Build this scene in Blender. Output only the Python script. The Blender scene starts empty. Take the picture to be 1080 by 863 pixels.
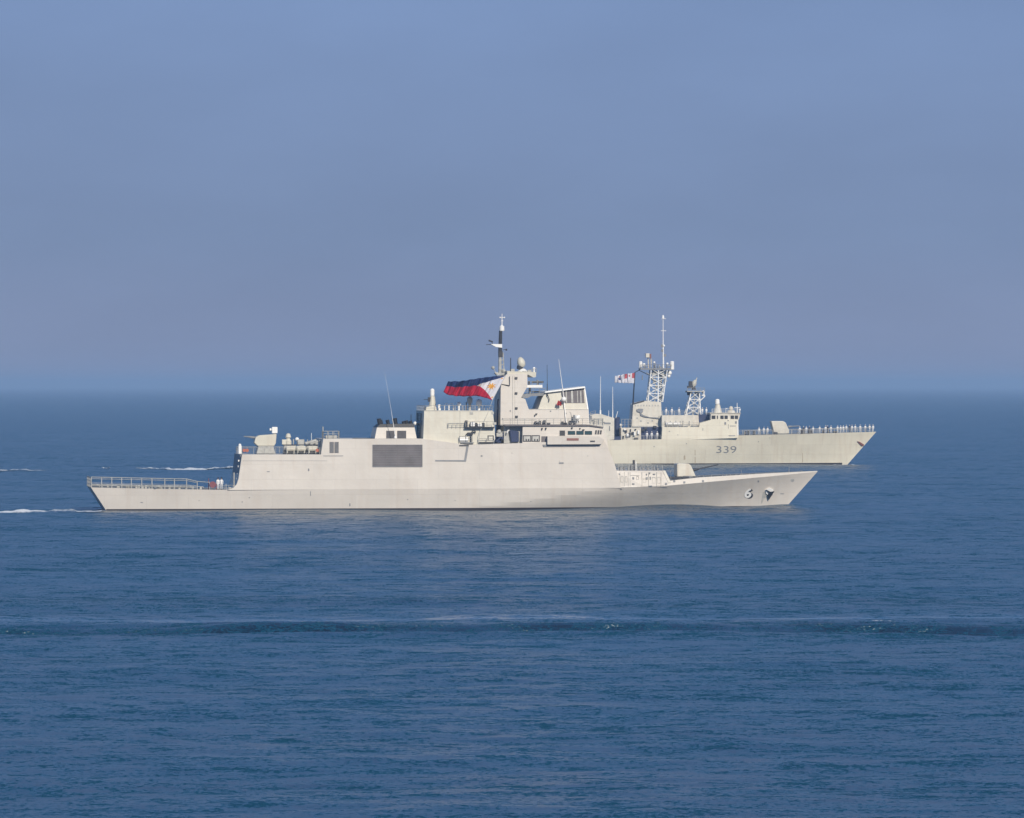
import bpy, bmesh, math, random
import numpy as np
from mathutils import Vector
R = math.radians
random.seed(7)
C = bpy.context.scene.collection
S = bpy.context.scene

# ------------------------------------------------------------------ camera
F, CX, HY, H = 5005.0, 540.0, 406.0, 18.87     # focal length (photo px), picture centre, horizon row, eye height in m
cam = bpy.data.objects.new('camera', bpy.data.cameras.new('camera'))
C.objects.link(cam)
cam.location = (0, 0, H)
cam.rotation_euler = (R(90), 0, 0)
cam.data.sensor_width = 36
cam.data.lens = F / 1080 * 36
cam.data.shift_y = -(431.5 - HY) / 1080
cam.data.clip_start = 1
cam.data.clip_end = 90000
S.camera = cam

# ------------------------------------------------------------------ light
SUN_EL, SUN_AZ = 30.0, 158.0                  # degrees; azimuth clockwise from +Y (the view direction)
w = bpy.data.worlds.new('World'); S.world = w; w.use_nodes = True
nt = w.node_tree; nt.nodes.clear()
sky = nt.nodes.new('ShaderNodeTexSky'); sky.sky_type = 'NISHITA'
sky.sun_disc = False
sky.sun_elevation = R(SUN_EL); sky.sun_rotation = R(SUN_AZ)
sky.altitude = 0; sky.air_density = 1.0; sky.dust_density = 1.2; sky.ozone_density = 3.0
bg = nt.nodes.new('ShaderNodeBackground'); bg.inputs[1].default_value = 0.055
wo = nt.nodes.new('ShaderNodeOutputWorld')
# the hazy air low in the sky: pale violet blue up to a few degrees, clear sky above
tcw = nt.nodes.new('ShaderNodeTexCoord'); sxw = nt.nodes.new('ShaderNodeSeparateXYZ')
nt.links.new(tcw.outputs['Generated'], sxw.inputs[0])
cr = nt.nodes.new('ShaderNodeValToRGB'); nt.links.new(sxw.outputs[2], cr.inputs[0])
cr.color_ramp.elements[0].position = 0.0; cr.color_ramp.elements[0].color = (3.3/6, 3.85/6, 5.85/6, 1)
cr.color_ramp.elements[1].position = 0.085; cr.color_ramp.elements[1].color = (2.70/6, 4.00/6, 6.9/6, 1)
e2 = cr.color_ramp.elements.new(0.22); e2.color = (1.35/6, 3.6/6, 8.2/6, 1)
e = cr.color_ramp.elements.new(0.03); e.color = (2.68/6, 3.66/6, 5.85/6, 1)
sc6 = nt.nodes.new('ShaderNodeVectorMath'); sc6.operation = 'SCALE'; sc6.inputs['Scale'].default_value = 6.0
wmp = nt.nodes.new('ShaderNodeMapping'); wmp.inputs['Scale'].default_value = (9, 9, 26); nt.links.new(tcw.outputs['Generated'], wmp.inputs[0])
wns = nt.nodes.new('ShaderNodeTexNoise'); wns.inputs['Scale'].default_value = 1.6; wns.inputs['Detail'].default_value = 4; nt.links.new(wmp.outputs[0], wns.inputs[0])
wmr = nt.nodes.new('ShaderNodeMapRange'); nt.links.new(wns.outputs[0], wmr.inputs[0])
for k_, v_ in enumerate((0.3, 0.7, 6.0*.955, 6.0*1.045)): wmr.inputs[k_+1].default_value = v_
nt.links.new(wmr.outputs[0], sc6.inputs['Scale'])
tint = nt.nodes.new('ShaderNodeVectorMath'); tint.operation = 'MULTIPLY'; tint.inputs[1].default_value = (.68, .95, 1.08)
nt.links.new(sky.outputs[0], tint.inputs[0])
nt.links.new(cr.outputs[0], sc6.inputs[0])
fr_ = nt.nodes.new('ShaderNodeMapRange'); nt.links.new(sxw.outputs[2], fr_.inputs[0])
for k_, v_ in enumerate((0.25, 0.65, 1.0, 0.0)): fr_.inputs[k_+1].default_value = v_
mxw = nt.nodes.new('ShaderNodeMix'); mxw.data_type = 'RGBA'
nt.links.new(fr_.outputs[0], mxw.inputs[0]); nt.links.new(tint.outputs[0], mxw.inputs[6]); nt.links.new(sc6.outputs[0], mxw.inputs[7])
nt.links.new(mxw.outputs[2], bg.inputs[0]); nt.links.new(bg.outputs[0], wo.inputs[0])
sun = bpy.data.objects.new('sun', bpy.data.lights.new('sun', 'SUN'))
C.objects.link(sun)
sun.data.energy = 3.1; sun.data.angle = R(0.53); sun.data.color = (1.0, 0.89, 0.75)
sd = Vector((math.sin(R(SUN_AZ)) * math.cos(R(SUN_EL)), math.cos(R(SUN_AZ)) * math.cos(R(SUN_EL)), math.sin(R(SUN_EL))))
sun.rotation_euler = sd.to_track_quat('Z', 'Y').to_euler()
sun.location = (60, -100, 120)
S.view_settings.view_transform = 'Standard'
S.view_settings.look = 'None'
S.view_settings.exposure = 0.45
S.view_settings.gamma = 1
S.view_settings.use_curve_mapping = False
S.render.engine = 'CYCLES'
S.cycles.use_denoising = True
S.cycles.max_bounces = 5
S.cycles.volume_bounces = 1
S.cycles.sample_clamp_indirect = 6

# ------------------------------------------------------------------ materials
def mat(name, col, rough=0.5, metal=0.0, noise=0.0, nscale=1.0, streak=0.0, bump=0.0, spec=0.5, plates=0.0):
    m = bpy.data.materials.new(name); m.use_nodes = True
    n = m.node_tree.nodes; l = m.node_tree.links
    p = n['Principled BSDF']
    p.inputs['Base Color'].default_value = (*col, 1); p.inputs['Roughness'].default_value = rough
    p.inputs['Metallic'].default_value = metal
    p.inputs['Specular IOR Level'].default_value = spec
    tc = n.new('ShaderNodeTexCoord')
    src = None
    if noise:
        t = n.new('ShaderNodeTexNoise'); t.inputs['Scale'].default_value = nscale; t.inputs['Detail'].default_value = 5
        l.new(tc.outputs['Object'], t.inputs['Vector'])
        r = n.new('ShaderNodeMapRange'); r.inputs[1].default_value = 0.3; r.inputs[2].default_value = 0.7
        r.inputs[3].default_value = 1 - noise; r.inputs[4].default_value = 1 + noise * .4
        l.new(t.outputs[0], r.inputs[0])
        mx = n.new('ShaderNodeVectorMath'); mx.operation = 'SCALE'; mx.inputs[0].default_value = col
        l.new(r.outputs[0], mx.inputs['Scale']); src = mx.outputs[0]
    if streak:
        mp = n.new('ShaderNodeMapping'); mp.inputs['Scale'].default_value = (0.9, 0.05, 0.10)
        l.new(tc.outputs['Object'], mp.inputs[0])
        t = n.new('ShaderNodeTexNoise'); t.inputs['Scale'].default_value = 1.4; t.inputs['Detail'].default_value = 6
        l.new(mp.outputs[0], t.inputs['Vector'])
        r = n.new('ShaderNodeMapRange'); r.inputs[1].default_value = 0.50; r.inputs[2].default_value = 0.74
        r.inputs[3].default_value = 0; r.inputs[4].default_value = streak
        l.new(t.outputs[0], r.inputs[0])
        mx = n.new('ShaderNodeMix'); mx.data_type = 'RGBA'
        l.new(r.outputs[0], mx.inputs[0])
        if src: l.new(src, mx.inputs[6])
        else: mx.inputs[6].default_value = (*col, 1)
        mx.inputs[7].default_value = (0.40, 0.27, 0.17, 1)
        src = mx.outputs[2]
    if plates:
        sp = n.new('ShaderNodeSeparateXYZ'); l.new(tc.outputs['Object'], sp.inputs[0])
        cb = n.new('ShaderNodeCombineXYZ'); l.new(sp.outputs[0], cb.inputs[0]); l.new(sp.outputs[2], cb.inputs[1])
        br = n.new('ShaderNodeTexBrick'); l.new(cb.outputs[0], br.inputs[0]); br.inputs['Scale'].default_value = 1.0
        br.inputs['Brick Width'].default_value = 6.3; br.inputs['Row Height'].default_value = 2.3; br.inputs['Mortar Size'].default_value = .035
        br.inputs['Color1'].default_value = (1, 1, 1, 1); br.inputs['Color2'].default_value = (1-plates*.7, 1-plates*.75, 1-plates*.8, 1)
        br.inputs['Mortar'].default_value = (1-plates*2.4,)*3 + (1,); br.inputs['Mortar Smooth'].default_value = .5
        m2 = n.new('ShaderNodeMix'); m2.data_type = 'RGBA'; m2.blend_type = 'MULTIPLY'; m2.inputs[0].default_value = 1
        l.new(src, m2.inputs[6]); l.new(br.outputs[0], m2.inputs[7]); src = m2.outputs[2]
    if src: l.new(src, p.inputs['Base Color'])
    if bump:
        t = n.new('ShaderNodeTexNoise'); t.inputs['Scale'].default_value = 0.55; t.inputs['Detail'].default_value = 2
        l.new(tc.outputs['Object'], t.inputs['Vector'])
        b = n.new('ShaderNodeBump'); b.inputs['Distance'].default_value = bump; b.inputs['Strength'].default_value = 1
        l.new(t.outputs[0], b.inputs['Height']); l.new(b.outputs[0], p.inputs['Normal'])
    return m

M = dict(
    hull=mat('hull_paint', (0.58, 0.545, 0.49), 0.5, noise=.07, nscale=.25, streak=.13, bump=.05, plates=.055),
    sup=mat('superstructure_paint', (0.59, 0.57, 0.48), 0.5, noise=.08, nscale=.5, streak=.2, bump=.06, plates=.05),
    far=mat('far_hull_paint', (0.70, 0.66, 0.53), 0.5, noise=.08, nscale=.2, streak=.20, bump=.05, plates=.08),
    fsup=mat('far_superstructure_paint', (0.64, 0.61, 0.52), 0.5, noise=.14, nscale=.9, streak=.28, bump=.06, plates=.06),
    gear=mat('gear_paint', (0.42, 0.42, 0.39), 0.55, noise=.25, nscale=2.0),
    mid=mat('mid_grey_paint', (0.22, 0.23, 0.24), 0.6, noise=.15, nscale=1.5),
    louver=mat('louver_grey', (0.125, 0.112, 0.115), 0.6, noise=.30, nscale=.7),
    dark=mat('dark_fitting', (0.035, 0.038, 0.045), 0.6, noise=.2, nscale=3),
    black=mat('black_paint', (0.012, 0.013, 0.016), 0.55),
    white=mat('white_paint', (0.80, 0.80, 0.77), 0.4),
    deck=mat('deck_paint', (0.16, 0.17, 0.17), 0.85, noise=.2, nscale=1.0),
    glass=mat('window_glass', (0.03, 0.06, 0.055), 0.12, spec=.8),
    red=mat('red_paint', (0.42, 0.04, 0.035), 0.6),
    brown=mat('nameplate_brown', (0.22, 0.09, 0.07), 0.5),
    boot=mat('boot_topping', (0.02, 0.015, 0.018), 0.6),
    navy=mat('navy_blue', (0.025, 0.04, 0.10), 0.7, noise=.2, nscale=1),
    skin=mat('skin', (0.32, 0.17, 0.11), 0.6),
    uniform=mat('white_uniform', (0.78, 0.78, 0.76), 0.8),
    duni=mat('dark_uniform', (0.03, 0.035, 0.06), 0.8),
    hair=mat('dark_cap', (0.015, 0.014, 0.014), 0.7),
    orange=mat('orange_ring', (0.42, 0.13, 0.08), 0.7),
    hose=mat('hose_red', (0.22, 0.07, 0.08), 0.7, noise=.3, nscale=5),
)

# ------------------------------------------------------------------ helpers
def tag(o, label=None, cat=None, group=None, kind=None):
    if label: o['label'] = label
    if cat: o['category'] = cat
    if group: o['group'] = group
    if kind: o['kind'] = kind
    return o

def empty(name, loc=(0, 0, 0), rz=0.0):
    o = bpy.data.objects.new(name, None); C.objects.link(o)
    o.location = loc; o.rotation_euler = (0, 0, rz); o.empty_display_size = 1
    return o

class MB:
    def __init__(s): s.v = []; s.f = []; s.mi = []; s.isl = []
    def add(s, vs, fs, mi=0):
        k = len(s.v); s.isl.append((k, k+len(vs), len(s.f), len(s.f)+len(fs))); s.v += [tuple(v) for v in vs]
        for f in fs: s.f.append(tuple(i + k for i in f)); s.mi.append(mi)
    def box(s, a, b, mi=0):
        x0, y0, z0 = a; x1, y1, z1 = b
        if x0 > x1: x0, x1 = x1, x0
        if y0 > y1: y0, y1 = y1, y0
        if z0 > z1: z0, z1 = z1, z0
        s.add([(x0,y0,z0),(x1,y0,z0),(x1,y1,z0),(x0,y1,z0),(x0,y0,z1),(x1,y0,z1),(x1,y1,z1),(x0,y1,z1)],
              [(0,3,2,1),(4,5,6,7),(0,1,5,4),(1,2,6,5),(2,3,7,6),(3,0,4,7)], mi)
    def tube(s, a, b, r0, r1=None, n=6, mi=0):
        a = Vector(a); b = Vector(b); r1 = r0 if r1 is None else r1
        d = (b - a)
        if d.length < 1e-6: return
        q = d.to_track_quat('Z', 'Y')
        ring = [Vector((math.cos(2*math.pi*i/n), math.sin(2*math.pi*i/n), 0)) for i in range(n)]
        vs = [a + q @ (v * r0) for v in ring] + [b + q @ (v * r1) for v in ring]
        fs = [(i, (i+1) % n, n + (i+1) % n, n + i) for i in range(n)] + [tuple(range(n-1, -1, -1)), tuple(range(n, 2*n))]
        s.add(vs, fs, mi)
    def path(s, pts, r, n=6, mi=0):
        for a, b in zip(pts[:-1], pts[1:]): s.tube(a, b, r, r, n, mi)
    def lathe(s, c, prof, n=16, axis='Z', mi=0):
        c = Vector(c); vs = []; fs = []
        for (r, h) in prof:
            for i in range(n):
                t = 2*math.pi*i/n
                p = (r*math.cos(t), r*math.sin(t), h)
                if axis == 'X': p = (p[2], p[0], p[1])
                elif axis == 'Y': p = (p[0], -p[2], p[1])
                vs.append(c + Vector(p))
        for j in range(len(prof)-1):
            for i in range(n):
                fs.append((j*n+i, j*n+(i+1) % n, (j+1)*n+(i+1) % n, (j+1)*n+i))
        fs.append(tuple(range(n-1, -1, -1))); fs.append(tuple((len(prof)-1)*n+i for i in range(n)))
        s.add(vs, fs, mi)
    def dome(s, c, r, h=None, base=0.0, n=16, mi=0):
        h = h or r
        prof = [(r*0.9, 0), (r, base)] if base else [(r, 0)]
        for k in range(1, 7):
            t = k/7*math.pi/2
            prof.append((r*math.cos(t), base + h*math.sin(t)))
        prof.append((r*0.04, base + h))
        s.lathe(c, prof, n, 'Z', mi)
    def ball(s, c, r, sz=1.0, n=14, mi=0):
        prof = [(max(r*math.sin(math.pi*k/10), .01), -r*sz*math.cos(math.pi*k/10)) for k in range(11)]
        s.lathe(c, prof, n, 'Z', mi)
    def groups(s):
        """sets of shapes that touch or stand close together: each set is one piece"""
        n = len(s.isl)
        if n < 2 or s.isl[-1][1] != len(s.v) or s.isl[-1][3] != len(s.f): return None
        V = np.array(s.v); lo = np.array([V[a:b].min(0) for a, b, _, _ in s.isl]); hi = np.array([V[a:b].max(0) for a, b, _, _ in s.isl])
        size = (hi-lo).max(1); gap = np.maximum(0, np.maximum(lo[:, None]-hi[None], lo[None]-hi[:, None]))
        near_ = np.sqrt((gap**2).sum(2)) <= np.maximum(.02, .45*np.maximum(size[:, None], size[None]))
        lab = np.arange(n)
        for _ in range(n):
            new = np.array([lab[near_[i]].min() for i in range(n)])
            if (new == lab).all(): break
            lab = new
        u = sorted(set(lab.tolist()))
        return [[i for i in range(n) if lab[i] == k] for k in u] if len(u) > 1 else None
    def build(s, name, mats, parent=None, smooth=False, bevel=0.0):
        g = s.groups() if parent is not None else None
        if g:
            outs = []
            for ids in g:
                m = MB()
                for i in ids:
                    a, b, c, d = s.isl[i]; m.add(s.v[a:b], [tuple(k-a for k in f) for f in s.f[c:d]], s.mi[c] if d > c else 0)
                    m.mi[-(d-c):] = s.mi[c:d]
                outs.append(m.build1(name, mats, parent, smooth, bevel))
            return outs[0]
        return s.build1(name, mats, parent, smooth, bevel)
    def build1(s, name, mats, parent=None, smooth=False, bevel=0.0):
        me = bpy.data.meshes.new(name); me.from_pydata(s.v, [], s.f)
        if not isinstance(mats, (list, tuple)): mats = [mats]
        for m_ in mats: me.materials.append(m_)
        me.polygons.foreach_set('material_index', s.mi)
        bm = bmesh.new(); bm.from_mesh(me); bmesh.ops.recalc_face_normals(bm, faces=bm.faces)
        bm.to_mesh(me); bm.free()
        if smooth: me.polygons.foreach_set('use_smooth', [True]*len(me.polygons))
        o = bpy.data.objects.new(name, me); C.objects.link(o)
        if parent: o.parent = parent
        if bevel:
            b = o.modifiers.new('bevel', 'BEVEL'); b.width = bevel; b.segments = 2; b.limit_method = 'ANGLE'; b.angle_limit = R(40)
        return o

def prism(mb, loop_a, loop_b, mi=0):
    n = len(loop_a)
    mb.add(list(loop_a) + list(loop_b), [tuple(range(n)), tuple(range(2*n-1, n-1, -1))] + [(i, n+i, n+(i+1) % n, (i+1) % n) for i in range(n)], mi)

class Ship:
    """local frame: x towards the bow, -y towards the viewer, z up; L() turns a measured outline point into metres on the ship"""
    def __init__(s, root, x0, y0, yaw): s.root, s.x0, s.y0, s.a = root, x0, y0, yaw
    def L(s, px, py, c=0.0):
        co, si = math.cos(s.a), math.sin(s.a); dx = (px-CX)/F; dz = -(py-HY)/F
        t = (c - s.x0*si + s.y0*co) / (co - dx*si)
        return Vector(((t*dx - s.x0)*co + (t - s.y0)*si, c, H + dz*t))
    def S(s, px, py, b, out=0.0):                # on a surface whose half width is b(x, z)
        c = -6.0
        for _ in range(8):
            p = s.L(px, py, c); c = -(b(p.x, p.z) + out)
        return s.L(px, py, c)

def W(b0, k=0.0, z0=0.0):
    return lambda x, z: max(b0 - k*(z - z0), 0.05)

def block(sh, pts, b, mb=None, mi=0):            # closed side profile, symmetric about the centreline
    mb = mb or MB(); a = [sh.S(x, y, b) for x, y in pts]
    prism(mb, a, [Vector((p.x, -p.y, p.z)) for p in a], mi); return mb

def panel(sh, pts, b, out=0.04, inn=0.03, mb=None, mi=0):   # thin plate lying on the near side
    mb = mb or MB(); a = [sh.S(x, y, b, out) for x, y in pts]
    prism(mb, a, [Vector((p.x, p.y + out + inn, p.z)) for p in a], mi); return mb

def rect(x0, y0, x1, y1): return [(x0, y0), (x1, y0), (x1, y1), (x0, y1)]

def slab(sh, pts, c, depth, mb=None, mi=0):      # outline at depth c, pushed away by depth
    mb = mb or MB(); a = [sh.L(x, y, c) for x, y in pts]
    prism(mb, a, [Vector((p.x, p.y + depth, p.z)) for p in a], mi); return mb

def louvers(sh, mb, x0, y0, x1, y1, b, n, mi, vertical=False):
    for i in range(n):
        if vertical:
            t = x0 + (x1-x0)*(i+.5)/n; panel(sh, rect(t-.12, y0, t+.12, y1), b, .09, -.045, mb, mi)
        else:
            t = y0 + (y1-y0)*(i+.5)/n; panel(sh, rect(x0, t-.13, x1, t+.13), b, .09, -.045, mb, mi)

def rail(mb, a, b, h=1.05, step=1.5, wires=3, r=0.03, mi=0, lean=(0, 0)):
    a = Vector(a); b = Vector(b); n = max(1, round((b-a).length/step)); up = Vector((lean[0], lean[1], h))
    for i in range(n+1):
        p = a.lerp(b, i/n); mb.tube(p, p+up, r*1.25, None, 4, mi)
    for k in range(wires):
        u = up*((k+1)/wires); mb.tube(a+u, b+u, r if k == wires-1 else r*.6, None, 4, mi)

def truss(mb, base, top, lev, r, n_hor=True):
    """four-legged lattice: base / top are lists of four corners"""
    for i in range(4): mb.tube(base[i], top[i], r*1.5, r*1.2)
    for k in range(lev):
        t0, t1 = k/lev, (k+1)/lev
        for i in range(4):
            j = (i+1) % 4
            a0, b0 = base[i].lerp(top[i], t0), base[j].lerp(top[j], t0)
            a1, b1 = base[i].lerp(top[i], t1), base[j].lerp(top[j], t1)
            mb.tube(a0, b1, r*.75); mb.tube(b0, a1, r*.75)
            if n_hor: mb.tube(a1, b1, r)

def interp(tab, x):
    return float(np.interp(x, [t[0] for t in tab], [t[1] for t in tab]))

def build_hull(sh, P, name_parts):
    """P: dict of outline tables in local metres"""
    xa, xt = P['aft'], P['tip']                 # functions of z: x of transom, x of stem
    zk, zt = P['knuckle'], P['top']             # functions of x
    def half(x, z):
        zz = min(max(z/ max(zk(x), .1), -0.3), 1.0)
        B = P['bw'] + (P['bk']-P['bw'])*max(zz, 0)
        Le = P['ew'] + (P['ek']-P['ew'])*max(zz, 0)
        u = (xt(z)-x)/Le
        f = 1-(1-min(max(u, 0), 1))**(P['pw'] + (P['pk']-P['pw'])*max(zz, 0))
        s_ = (x - xa(z))/40.0
        g = 1 - P['stern']*(1-min(max(s_, 0), 1))**2
        return B*f*g
    def surf(x, z):
        if z <= zk(x): return half(x, z)
        return max(half(x, zk(x)) - P['tumble']*(z-zk(x)), .03)
    NX, NZ = 90, 9
    zb = -1.6
    rows = []
    for j in range(NZ+1):
        row = []
        t = j/NZ
        for i in range(NX+1):
            s_ = i/NX; s_ = 1-(1-s_)**1.25
            z = zb
            for _ in range(12):
                x = xa(z) + s_*(xt(z)-xa(z)); z = zb + (zk(x)-zb)*t
            row.append((x, half(x, z) if i < NX else 0.03, z))
        rows.append(row)
    top = []
    for (x, bb, z) in rows[-1]:
        top.append((x, max(bb - P['tumble']*(zt(x)-z), .03), max(zt(x), z)))
    rows.append(top)
    mb = MB(); nr = len(rows); nc = NX+1
    for sgn in (-1, 1):
        vs = [(x, sgn*bb, z) for r in rows for (x, bb, z) in r]
        fs = []
        for j in range(nr-1):
            for i in range(NX):
                fs.append((j*nc+i, j*nc+i+1, (j+1)*nc+i+1, (j+1)*nc+i))
        mb.add(vs, fs)
    off = nr*nc
    mb.f += [(j*nc, (j+1)*nc, off+(j+1)*nc, off+j*nc) for j in range(nr-1)]; mb.mi += [0]*(nr-1)          # transom
    mb.f += [(j*nc+NX, (j+1)*nc+NX, off+(j+1)*nc+NX, off+j*nc+NX) for j in range(nr-1)]; mb.mi += [0]*(nr-1)
    hull = mb.build1('hull', P['mat'], sh.root)
    me = hull.data
    bm = bmesh.new(); bm.from_mesh(me); bmesh.ops.remove_doubles(bm, verts=bm.verts, dist=0.001)
    bmesh.ops.recalc_face_normals(bm, faces=bm.faces)
    for f in bm.faces: f.smooth = True
    for e in bm.edges:
        if len(e.link_faces) == 2 and e.calc_face_angle(0) > R(9): e.smooth = False
    bm.to_mesh(me); bm.free()
    d = MB()
    vs = [(x, -bb, z-.02) for (x, bb, z) in top] + [(x, bb, z-.02) for (x, bb, z) in top]
    d.add(vs, [(i, i+1, nc+i+1, nc+i) for i in range(NX)])
    d.build('deck', M['deck'], sh.root)
    bt = MB()                                   # boot topping band just proud of the plating
    for sgn in (-1, 1):
        vs = []; fs = []
        for i in range(NX):
            x = xa(0) + i/NX*(xt(0)-.1-xa(0))
            for z in (-.5, P['boot']): vs.append((x, sgn*(half(x, z)+.02), z))
        fs = [(2*i, 2*i+2, 2*i+3, 2*i+1) for i in range(NX-1)]
        bt.add(vs, fs)
    bt.build1('boot_stripe', M['boot'], hull)
    return surf, hull

def text_on(sh, txt, px, py, size_px, b, out, m, parent, name, bold=0.0, shear=0.0, xs=1.0):
    cu = bpy.data.curves.new('lettering', 'FONT'); cu.body = txt; cu.size = 1.0; cu.offset = bold; cu.shear = shear; cu.resolution_u = 4
    to = bpy.data.objects.new('lettering', cu); C.objects.link(to)
    bpy.context.view_layer.update()
    me = to.to_mesh(); vs = [v.co.copy() for v in me.vertices]; fs = [tuple(p.vertices) for p in me.polygons]
    to.to_mesh_clear(); bpy.data.objects.remove(to)
    hgt = max(v.y for v in vs) - min(v.y for v in vs); y0 = min(v.y for v in vs); x0 = min(v.x for v in vs)
    k = size_px/hgt
    mb = MB(); mb.add([sh.S(px+(v.x-x0)*k*xs, py-(v.y-y0)*k, b, out) for v in vs], fs)
    return mb.build(name, m, parent)

# ================================================================== SEA
def zwave(X, Y, fade):
    rng = np.random.RandomState(3); Z = np.zeros_like(X)
    for i in range(46):
        lam = 2.6 * (1.075**i); th = rng.uniform(-1.0, 1.0) + math.pi/2 + (0.5 if i % 2 else -.15)
        k = 2*math.pi/lam; amp = 0.0036*lam**0.62
        ph = rng.uniform(0, 6.28)
        g = np.clip(lam/ (fade*3.2) - .5, 0, 1)
        Z += amp*g*np.sin(k*(X*math.cos(th)+Y*math.sin(th)) + ph + .6*np.sin(.021*X+.013*Y+i))
    return Z

def wake_center(X):
    return 369.0 + 0.010*X + 2.4*np.sin(X*0.045+1.0) + 1.1*np.sin(X*.13)

SL = (3.1, 2.3, 0.8)
def make_sea():
    ys = [-6000, -2500, -900, -300, -80, 20, 90, 140, 168]
    y = 180.0
    while y < 34000:
        ys.append(y)
        y += 0.65 if y < 420 else max(0.65, (y-420)*.010+.65) if y < 1250 else (y*.035)
    ys = np.array(ys)
    nc_in = 300
    u = np.concatenate([[-1.0]*0, np.linspace(-1, 1, nc_in)])
    ext = [1.15, 1.4, 1.9, 3, 5.5, 12, 40]
    half = 26 + 0.125*np.clip(ys, 0, None)
    full = 14500.0
    U = []
    for yv, hw in zip(ys, half):
        inner = u*hw
        outer = [hw + (full-hw)*((e-1)/39)**1.7 for e in ext]
        U.append(np.concatenate([[-o for o in outer[::-1]], inner, outer]))
    X = np.array(U); Y = np.repeat(ys[:, None], X.shape[1], 1)
    dy = np.gradient(ys)[:, None]*np.ones_like(X); dx = np.abs(np.gradient(X, axis=1))
    fade = np.maximum(dy*.75, dx)
    Z = zwave(X, Y, fade)
    # old wake ridge crossing in front
    d = Y - wake_center(X)
    near = np.clip(1-np.abs(X)/400, 0, 1)
    Z += near*(.36*np.cos((d+5)*.85+.5*np.sin(X*.07)+.6*np.sin(X*.19))*np.exp(-((d+5)/7.5)**2)*(1+.35*np.sin(X*.23+.8*np.sin(X*.05))))
    # bow swell along the near frigate and small swell by the far one
    def swell(px, dist, amp, lx, ly):
        cx = (px-CX)/F*dist
        return amp*np.exp(-((X-cx)/lx)**2-((Y-dist)/ly)**2)
    Z += swell(705, 722, .50, 9.0, 4.0) + swell(760, 724, -.10, 6, 4) + swell(832, 733, .35, 5, 4)
    Z += swell(640, 1120, .30, 12, 5) + swell(820, 1121, .15, 14, 5)
    n0, n1 = X.shape
    co = np.stack([X, Y, Z], -1).reshape(-1, 3).astype(np.float32)
    idx = np.arange(n0*n1).reshape(n0, n1)
    q = np.stack([idx[:-1, :-1], idx[:-1, 1:], idx[1:, 1:], idx[1:, :-1]], -1).reshape(-1, 4)
    make_sea.grid = (ys, X, Z)
    me = bpy.data.meshes.new('sea')
    me.vertices.add(len(co)); me.vertices.foreach_set('co', co.ravel())
    me.loops.add(q.size); me.loops.foreach_set('vertex_index', q.ravel().astype(np.int32))
    me.polygons.add(len(q)); me.polygons.foreach_set('loop_start', np.arange(0, q.size, 4, dtype=np.int32))
    me.polygons.foreach_set('loop_total', np.full(len(q), 4, dtype=np.int32))
    me.polygons.foreach_set('use_smooth', [True]*len(q))
    me.update(); me.validate()
    o = bpy.data.objects.new('sea', me); C.objects.link(o); tag(o, kind='structure')
    m = bpy.data.materials.new('sea_water'); m.use_nodes = True
    n = m.node_tree.nodes; l = m.node_tree.links; p = n['Principled BSDF']
    p.inputs['Base Color'].default_value = (0.007, 0.053, 0.104, 1)
    p.inputs['Roughness'].default_value = 0.22; p.inputs['IOR'].default_value = 1.333
    tc = n.new('ShaderNodeTexCoord')
    def noise(scale, detail, vec=(1, 1, 1), rough=.55):
        mp = n.new('ShaderNodeMapping'); mp.inputs['Scale'].default_value = vec
        l.new(tc.outputs['Object'], mp.inputs[0])
        t = n.new('ShaderNodeTexNoise'); t.inputs['Scale'].default_value = scale; t.inputs['Detail'].default_value = detail
        t.inputs['Roughness'].default_value = rough; l.new(mp.outputs[0], t.inputs['Vector']); return t.outputs[0]
    def mth(op, a, b=None, c=None):
        q_ = n.new('ShaderNodeMath'); q_.operation = op
        for k_, v in enumerate((a, b, c)):
            if v is None: continue
            if isinstance(v, (int, float)): q_.inputs[k_].default_value = v
            else: l.new(v, q_.inputs[k_])
        return q_.outputs[0]
    def rng_(v, a, b, c, d_):
        q_ = n.new('ShaderNodeMapRange'); l.new(v, q_.inputs[0])
        for k_, z in enumerate((a, b, c, d_)): q_.inputs[k_+1].default_value = z
        return q_.outputs[0]
    patch = rng_(noise(0.035, 4, (.55, 1.2, 1), .6), .36, .66, .72, 1.25)     # wind patches
    # smooth slick and ruffled band of the old wake
    sx = n.new('ShaderNodeSeparateXYZ'); l.new(tc.outputs['Object'], sx.inputs[0])
    wc = mth('ADD', mth('MULTIPLY_ADD', sx.outputs[0], .010, 369.0), mth('MULTIPLY', mth('SINE', mth('MULTIPLY_ADD', sx.outputs[0], .045, 1.0)), 2.4))
    wob = mth('MULTIPLY', mth('SUBTRACT', noise(.08, 4), .5), 9.0)
    dd = mth('ADD', mth('SUBTRACT', sx.outputs[1], wc), wob)
    def bell(c, wd): return mth('EXPONENT', mth('MULTIPLY', mth('POWER', mth('ABSOLUTE', mth('DIVIDE', mth('SUBTRACT', dd, c), wd)), 2.0), -1.0))
    slick = mth('MULTIPLY', bell(13.0, 4.2), rng_(noise(.11, 5, (.35, 1.6, 1)), .35, .60, .5, 1.0)); ruff = mth('MULTIPLY', bell(-5.0, 7.5), rng_(noise(.16, 5, (.3, 1.5, 1)), .38, .58, .7, 1.3))
    l.new(mth('MULTIPLY_ADD', slick, -.12, .25), p.inputs['Roughness'])
    k = mth('MULTIPLY', patch, mth('ADD', mth('MULTIPLY_ADD', slick, -.86, 1.0), mth('ADD', mth('MULTIPLY', ruff, 2.2), mth('MULTIPLY', mth('MULTIPLY', bell(46.0, 12.0), rng_(noise(.05, 3, (.4, 1.4, 1)), .45, .62, 0, 1)), 1.6))))
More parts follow.
